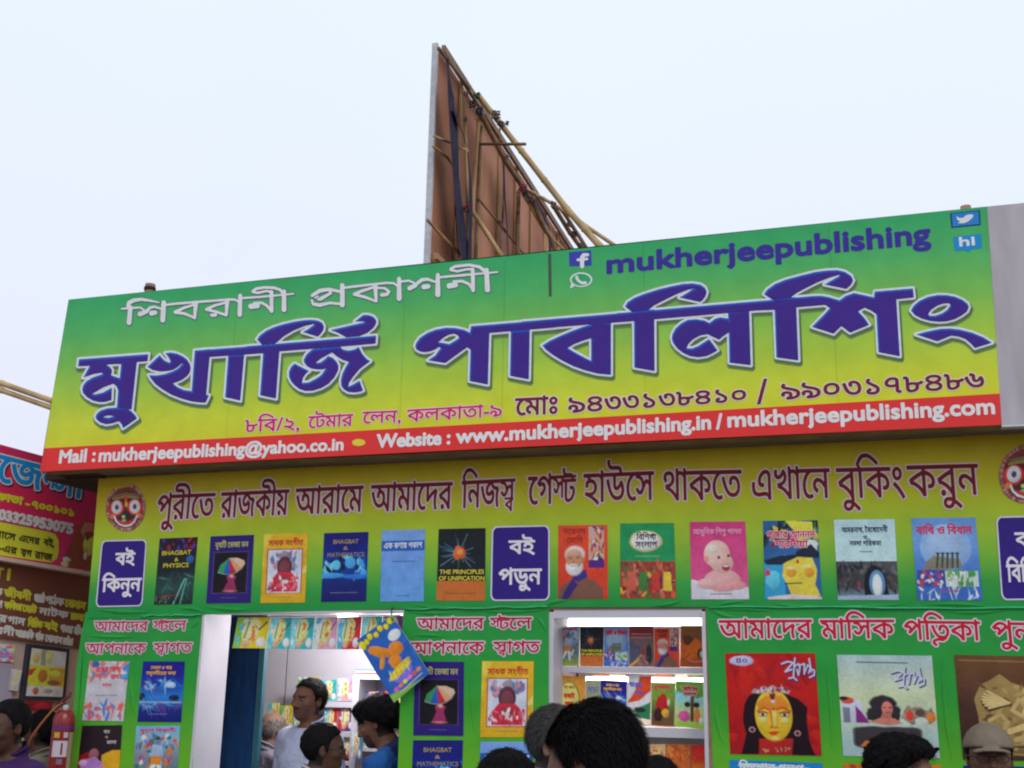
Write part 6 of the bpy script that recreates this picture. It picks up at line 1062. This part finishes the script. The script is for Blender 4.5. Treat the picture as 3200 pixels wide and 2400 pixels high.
def person(label, px, py, depth, yaw, pitch=0.0, skin=(.20, .10, .06), shirt=(.5, .5, .5), trouser=(.05, .05, .08), hair=(.006, .005, .006), style='short', roll=0.0, floor=0.0, glasses=False, cap=False, beard=False, hood=False, collar=True, strands=2200, scale=1.0, fem=False, hs=1.0, grey=None, lean=0.0, stuble=False):
    top = at_depth(px, py, depth); t = thing('person', label, 'person')
    R = Matrix.Rotation(math.radians(pitch), 4, 'X') @ Matrix.Rotation(math.radians(roll), 4, 'Y')
    piv = np.array((0, -.03, HZ - .13)); Rn = np.array(R.to_3x3()); hc = np.array((0, -.01, HZ + (.128 if style in ('short', 'bald') else .138)))
    topl = piv + Rn @ (hc - piv)                                          # where the crown ends up after the nod
    H = (top[2] - floor); sc = H / topl[2] * 1.0
    ya = math.radians(-yaw); ca, sa = math.cos(ya), math.sin(ya); Yw = np.array([[ca, -sa, 0], [sa, ca, 0], [0, 0, 1]])
    base = np.array((top[0], top[1], floor)) - Yw @ (np.array((topl[0], topl[1], 0)) * sc)
    def place(o, headpart=False):
        me = o.data; n = len(me.vertices); co = np.zeros(n * 3); me.vertices.foreach_get('co', co); co = co.reshape(-1, 3)
        if headpart: co = nod(co)
        co = (co * sc) @ Yw.T + base; me.vertices.foreach_set('co', co.ravel()); me.update(); return o
    def nod(co):
        w = np.clip((co[:, 2] - (HZ - .2)) / .09, 0, 1)[:, None]; w = w * w * (3 - 2 * w)
        c2 = (co - piv) * np.where(co[:, 2:3] > HZ - .15, hs, 1.0) + piv if False else co
        return c2 * (1 - w) + (piv + (c2 - piv) @ Rn.T) * w
    # body: one continuous surface, fine at the head and the hands
    xs = np.concatenate([np.arange(-.34, -.105, .012), np.arange(-.105, .106, .0055), np.arange(.112, .341, .012)]); ys = np.concatenate([np.arange(-.2, -.12, .012), np.arange(-.12, .135, .0055), np.arange(.14, .26, .012)]); zs = np.concatenate([np.arange(-.01, .66, .02), np.arange(.66, .9, .009), np.arange(.9, 1.38, .018), np.arange(1.38, 1.73, .0055)])
    g = G(xs, ys, zs); head_prims(g, fem); w_ = .9 if fem else 1.0
    g.cap((-.15 * w_, -.02, 1.37), (.15 * w_, -.02, 1.37), .055, .055, .06); g.ell((0, 0, 1.23), (.165 * w_, .105, .2), .05); g.ell((0, .01, 1.02), (.14, .105, .16), .06); g.ell((0, 0, .92), (.155, .105, .11), .05)
    for s in (-1, 1):
        g.cap((s * .085, 0, .88), (s * .095, .01, .48), .085, .056, .03); g.cap((s * .095, .01, .48), (s * .1, -.015, .08), .055, .038, .02); g.cap((s * .1, -.03, .04), (s * .115, .13, .025), .038, .03, .02)
        g.cap((s * .19 * w_, -.02, 1.36), (s * .235, -.03, 1.09), .05, .038, .03); g.cap((s * .235, -.03, 1.09), (s * .25, .05, .86), .037, .026, .015); g.ell((s * .25, .07, .80), (.018, .035, .045), .015)
        for i, (dy, ln) in enumerate(((.098, .05), (.082, .062), (.064, .066), (.046, .056))): g.cap((s * .25, dy, .775), (s * .243, dy + .004, .775 - ln), .0095, .0075, .006)
        g.cap((s * .245, .1, .815), (s * .225, .118, .77), .011, .009, .008)
    co, F = surf(g.f, xs, ys, zs); sk = np.array(skin); cols = np.tile(sk, (len(co), 1)); x, y, z = co[:, 0], co[:, 1], co[:, 2]; hz = z - HZ
    def paint(m, c, a=1.0): cols[m] = cols[m] * (1 - a) + np.array(c) * a
    face = y > .04
    paint(face & (np.abs(hz + .061) < .010) & (np.abs(x) < .024) & (y > .07), sk * (1.0, .62, .62) * .8); paint(face & (np.abs(hz - .026 + np.abs(x) * .15) < .0055) & (np.abs(np.abs(x) - .034) < .02) & (y > .06), np.array(hair) * 1.5 + .004, .85)
    if beard or stuble: paint(face & (hz < -.045) & (hz > -.11) & ((np.abs(hz + .061) > .01) | (np.abs(x) > .024)), np.array(hair) + .01, .75 if beard else .35); paint(face & (np.abs(hz + .046) < .006) & (np.abs(x) < .03) & (y > .07), hair, .8)
    paint((y < -.0) & ((np.abs(x) < .071) | (y < -.03)) & (z > HZ - .08) & (style != 'bald'), np.array(hair), .9)
    o = mk('body', co, F, cols, t, M_SKIN); place(o, True)
    # eyes
    if abs(((yaw + 180) % 360) - 180) > 35 and not cap:
        for s in (-1, 1):
            import bmesh; bm = bmesh.new(); bmesh.ops.create_uvsphere(bm, u_segments=12, v_segments=8, radius=.0100); bmesh.ops.translate(bm, vec=(s * .031, .0775, HZ + .001), verts=bm.verts); me = bpy.data.meshes.new('eye'); bm.to_mesh(me); bm.free()
            cc = np.array([(.02, .012, .01) if (v.co.y > .0775 + .008) else (.2, .17, .155) for v in me.vertices]); set_cols(me, cc); me.shade_smooth(); place(link('eye', me, t, M_SKIN), True)
            l = G(np.linspace(s * .031 - .02, s * .031 + .02, 14), np.linspace(.07, .1, 12), np.linspace(HZ - .002, HZ + .02, 12))
    # hair
    hc_ = np.array(hair)
    if style != 'none':
        xs = np.arange(-.125, .126, .006); ys = np.arange(-.165, .135, .006); zs = np.arange(HZ - .2, HZ + .17, .006); g = G(xs, ys, zs)
        N = lambda f_, a: a * (np.sin(g.x * f_ + 1.3 * np.sin(g.z * f_ * .8)) * np.sin(g.y * f_ * 1.1 + .7) * np.sin(g.z * f_ * .9 + 2))
        if style in ('short', 'bald', 'thin'):
            th = .011 if style != 'short' else .014
            g.f = np.full(g.x.shape, 1.0, np.float32); g.ell((0, -.014, HZ + .028), (.075 + th * .7, .096 + th * .8, .086 + th), 0); front = np.interp(g.y, [-.13, -.036, -.027, -.006, .006, .019, .026, .042, .068, .11], [-.085, -.08, .0, .022, -.015, -.022, .04, .068, .082, .086]).astype(np.float32) + HZ - g.z
            low = (HZ - .075 - g.z) * 1.0; g.f = np.maximum(np.maximum(g.f + N(90, .0035), front), low); pass
            if style == 'bald': g.f = np.maximum(g.f, -(np.sqrt((g.x / .068) ** 2 + ((g.y + .02) / .1) ** 2) - 1) * .05 * (g.z > HZ + .03) + -1 * (g.z <= HZ + .03))
        elif style == 'bushy':
            g.ell((0, -.02, HZ + .042), (.098, .115, .098), 0); g.ell((0, .04, HZ + .088), (.078, .066, .038), .03); g.ell((0, -.07, HZ - .01), (.08, .06, .07), .04)
            front = (g.y * .75 - (g.z - HZ) + .0 - .03 * (g.y > .05)); g.f = np.maximum(g.f + N(80, .006), front); g.f = np.maximum(g.f, HZ - .085 - g.z); g.f = np.maximum(g.f, np.where((np.abs(g.x) > .05) & (g.y > .01), (HZ - .01 - g.z), -1))
        elif style == 'curly':
            g.ell((0, -.03, HZ + .03), (.115, .12, .105), 0); g.ell((0, -.06, HZ - .05), (.11, .08, .1), .04); g.ell((.0, .03, HZ + .085), (.09, .07, .04), .03); front = (g.y * .9 - (g.z - HZ) - .01); g.f = np.maximum(g.f + N(120, .009) + N(60, .006), front)
        elif style == 'long':
            g.ell((0, -.02, HZ + .03), (.09, .11, .098), 0); g.ell((0, -.08, HZ - .08), (.085, .05, .12), .04); front = (g.y * .8 - (g.z - HZ) + .0); g.f = np.maximum(g.f + N(90, .004), front)
        co, F = surf(g.f, xs, ys, zs)
        if len(co):
            cc = hc_[None] * (1 + rng.uniform(-.3, .5, (len(co), 1)))
            if grey is not None: cc = cc * .5 + np.array(grey)[None] * rng.uniform(.3, 1.1, (len(co), 1))
            # loose strands: narrow tapered slivers growing out of the cap
            tri = F; sel = rng.integers(0, len(tri), strands); P0 = co[tri[sel]].mean(1); ctr = np.array((0, -.02, HZ + .0)); nr = P0 - ctr; nr /= np.linalg.norm(nr, axis=1)[:, None]; dn = np.array((0, -.25, -1.0))[None] + rng.normal(0, .45 if style in ('curly', 'bushy') else .22, (strands, 3)); dn -= nr * (dn * nr).sum(1)[:, None]; dn /= np.linalg.norm(dn, axis=1)[:, None]
            ln = rng.uniform(.012, .03, (strands, 1)) * (1.3 if style in ('curly', 'bushy') else 1); sd = np.cross(nr, dn); w2 = rng.uniform(.0004, .0009, (strands, 1)); lift = rng.uniform(.0, .004, (strands, 1)) * (1.8 if style in ('curly', 'bushy') else 1)
            A_, B_ = P0 - sd * w2, P0 + sd * w2; C_ = P0 + dn * ln * .55 + nr * lift + sd * w2; D_ = P0 + dn * ln * .55 + nr * lift - sd * w2; E_ = P0 + dn * ln + nr * lift * .7; n0 = len(co); SV = np.stack([A_, B_, C_, D_, E_], 1).reshape(-1, 3)
            q = n0 + 5 * np.arange(strands); faces = F.tolist() + np.stack([q, q + 1, q + 2, q + 3], -1).tolist() + np.stack([q + 3, q + 2, q + 4], -1).tolist()
            sc_ = hc_[None] * rng.uniform(.6, 1.6, (strands, 1))
            if grey is not None: sc_ = sc_ * .4 + np.array(grey)[None] * rng.uniform(.4, 1.4, (strands, 1))
            me = bpy.data.meshes.new('hair'); me.from_pydata(np.vstack([co, SV]).tolist(), [], faces); me.update(); set_cols(me, np.vstack([cc, sc_.repeat(5, 0)])); me.shade_smooth(); place(link('hair', me, t, M_HAIR), True)
    # shirt and trousers follow the body a little further out
    xs = np.arange(-.36, .361, .015); ys = np.arange(-.22, .24, .015); zs = np.concatenate([np.arange(.82, 1.3, .02), np.arange(1.3, 1.56, .01)]); g = G(xs, ys, zs)
    g.cap((-.15 * w_, -.02, 1.375), (.15 * w_, -.02, 1.375), .066, .066, .06); g.ell((0, 0, 1.22), (.185 * w_, .125, .21), .05); g.ell((0, .01, 1.0), (.165, .128, .17), .06); g.cap((0, -.03, 1.43), (0, -.02, 1.36), .068, .08, .04)
    for s in (-1, 1): g.cap((s * .19 * w_, -.02, 1.365), (s * .24, -.03, 1.09), .063, .054, .03); g.cap((s * .24, -.03, 1.09), (s * .252, .05, .9), .052, .042, .02)
    if hood: g.ell((0, -.1, 1.42), (.115, .06, .06), .03); g.cap((-.09, -.03, 1.43), (0, .07, 1.37), .03, .03, .03); g.cap((.09, -.03, 1.43), (0, .07, 1.37), .03, .03, .03)
    g.f += .004 * np.sin(g.z * 60 + 8 * np.sin(g.x * 14)) * np.sin(g.x * 30 + g.y * 20); cutz = 1.45 + .0 * g.y; g.f = np.maximum(g.f, g.z - (1.452 - g.y * .35)); g.f = np.maximum(g.f, .84 - g.z)
    co, F = surf(g.f, xs, ys, zs); cc = np.tile(shirt, (len(co), 1)) * (1 + .0 * co[:, :1]); 
    if hood: cc[(co[:, 2] > 1.405) & (np.abs(co[:, 0]) < .12)] = np.array((.012, .02, .07))
    place(mk('shirt', co, F, cc, t, M_CLOTH), True)
    if collar and not hood:
        V, Fc = [], []; n = 28
        for i in range(n + 1):
            a = -math.pi * .5 + .25 + (2 * math.pi - .5) * i / n + math.pi; cxx, cyy = math.cos(a), math.sin(a); V += [(.064 * cxx, -.028 + .062 * cyy, 1.485 - .35 * cyy * .07), (.078 * cxx, -.03 + .078 * cyy, 1.44 - .35 * cyy * .07), (.069 * cxx, -.029 + .068 * cyy, 1.475 - .025 * cyy)]
            if i: k = 3 * (i - 1); Fc += [(k, k + 3, k + 4, k + 1), (k, k + 2, k + 5, k + 3)]
        o = mesh('collar', V, Fc, t, M_CLOTH, True); set_cols(o.data, np.tile(np.array(shirt) * .92, (len(V), 1))); place(o, True)
    xs = np.arange(-.22, .221, .02); ys = np.arange(-.17, .17, .02); zs = np.arange(.06, 1.02, .03); g = G(xs, ys, zs); g.ell((0, 0, .92), (.172, .122, .12), .04)
    for s in (-1, 1): g.cap((s * .085, 0, .88), (s * .097, .01, .48), .1, .075, .03); g.cap((s * .097, .01, .48), (s * .1, -.015, .09), .075, .062, .02)
    g.f = np.maximum(g.f, g.z - .98); co, F = surf(g.f, xs, ys, zs); place(mk('trousers', co, F, np.tile(trouser, (len(co), 1)), t, M_CLOTH))
    if glasses:
        gm = make_mat('spectacle_frame', (.02, .02, .03), .3); pts = []
        def lens(s): return [(s * .033 + .023 * math.cos(a), .104, HZ - .001 + .016 * math.sin(a)) for a in np.linspace(0, 2 * math.pi, 15)]
        gl = thing_part(t, 'glasses')
        for s in (-1, 1): place(tube('lens_rim', lens(s), .0018, gl, gm, 5), True); place(tube('temple', [(s * .056, .104, HZ + .004), (s * .076, .06, HZ + .008), (s * .083, -.01, HZ + .01)], .0018, gl, gm, 5), True)
        place(tube('bridge', [(-.011, .104, HZ + .004), (.011, .104, HZ + .004)], .0018, gl, gm, 5), True)
    if cap:
        cm = make_mat('khaki_cap', (.2, .16, .12), .9, .12, 30, .2, 60); xs = np.arange(-.12, .121, .006); ys = np.arange(-.15, .22, .006); zs = np.arange(HZ + .0, HZ + .16, .006); g = G(xs, ys, zs)
        g.ell((0, -.01, HZ + .035), (.093, .112, .098), 0); g.f = np.maximum(g.f, HZ + .038 - g.z + .1 * 0); g2 = G(xs, ys, zs); g2.ell((0, .1, HZ + .036), (.082, .095, .03), 0); crown = HZ + .036 - (g2.x / .082) ** 2 * .022 - (g2.y - .08) * .12
        br = np.maximum(g2.f, np.abs(g2.z - crown) - .004); br = np.maximum(br, .06 - g2.y); g.f = np.minimum(g.f, br); co, F = surf(g.f, xs, ys, zs)
        cp = thing_part(t, 'cap', mkmesh=(co, F, np.tile((.21, .165, .125), (len(co), 1)))); place(cp, True)
    return t
def thing_part(par, name, mkmesh=None):
    if mkmesh: return mk(name, *mkmesh, par, M_CLOTH)
    o = bpy.data.objects.new(name, None); COLL.objects.link(o); o.parent = par; return o
F1 = FLZ
person('tall man in a pale blue shirt with short black hair looking left in the doorway', 974, 2117, 5.95, -160, skin=(.17, .075, .045), shirt=(.42, .46, .62), floor=F1, stuble=True)
person('balding man with grey hair seen from behind at the left of the doorway', 862, 2222, 6.35, 25, skin=(.30, .17, .12), shirt=(.34, .31, .38), style='bald', grey=(.32, .27, .24), floor=F1, pitch=-8)
person('dark haired person half hidden between the balding man and the tall man', 925, 2268, 6.6, -50, skin=(.14, .06, .035), shirt=(.06, .06, .08), floor=F1)
person('dark skinned man in a cream shirt and glasses facing right in front of the doorway', 1018, 2257, 5.05, 62, pitch=-5, skin=(.085, .038, .024), shirt=(.52, .50, .46), floor=0.0, glasses=True, style='short', strands=700)
person('young man in a blue hooded top with bushy black hair looking down to the left', 1158, 2172, 5.6, -98, pitch=-22, skin=(.20, .09, .055), shirt=(.015, .085, .30), style='bushy', hood=True, floor=0.0, beard=True, strands=1400)
person('man in glasses and a purple shirt cut by the left edge of the photo', 28, 2184, 5.0, -165, pitch=-8, skin=(.085, .036, .022), shirt=(.05, .018, .095), glasses=True, strands=900)
person('shadowed person in dark clothes behind the man in purple', 142, 2216, 6.05, -100, skin=(.08, .03, .02), shirt=(.22, .20, .15))
person('grey haired man looking right behind the large black haired head', 1762, 2203, 3.6, 95, pitch=-12, skin=(.26, .14, .10), shirt=(.2, .2, .24), grey=(.07, .065, .065), strands=6000)
person('nearest person, large head of black hair bent down in front of the window', 1806, 2200, 2.3, -72, pitch=-24, skin=(.20, .10, .065), shirt=(.04, .04, .05), strands=14000)
person('person with smooth black hair at the bottom edge below the umbrella cover', 1585, 2335, 2.9, 10, skin=(.2, .1, .06), shirt=(.1, .1, .12), strands=2400, style='short')
person('black haired person just showing above the bottom edge right of the nearest head', 2052, 2358, 3.5, 20, skin=(.2, .1, .06), shirt=(.1, .05, .05), strands=1600)
person('woman with curly black hair and glasses looking right before the pale magazine cover', 2822, 2290, 3.85, 112, pitch=-6, skin=(.24, .12, .075), shirt=(.3, .12, .1), style='curly', glasses=True, strands=3600, fem=True)
person('man in a khaki cap and glasses facing the camera at the right edge', 3082, 2262, 4.05, 178, pitch=4, skin=(.16, .075, .05), shirt=(.3, .3, .34), cap=True, glasses=True, style='short', strands=500)
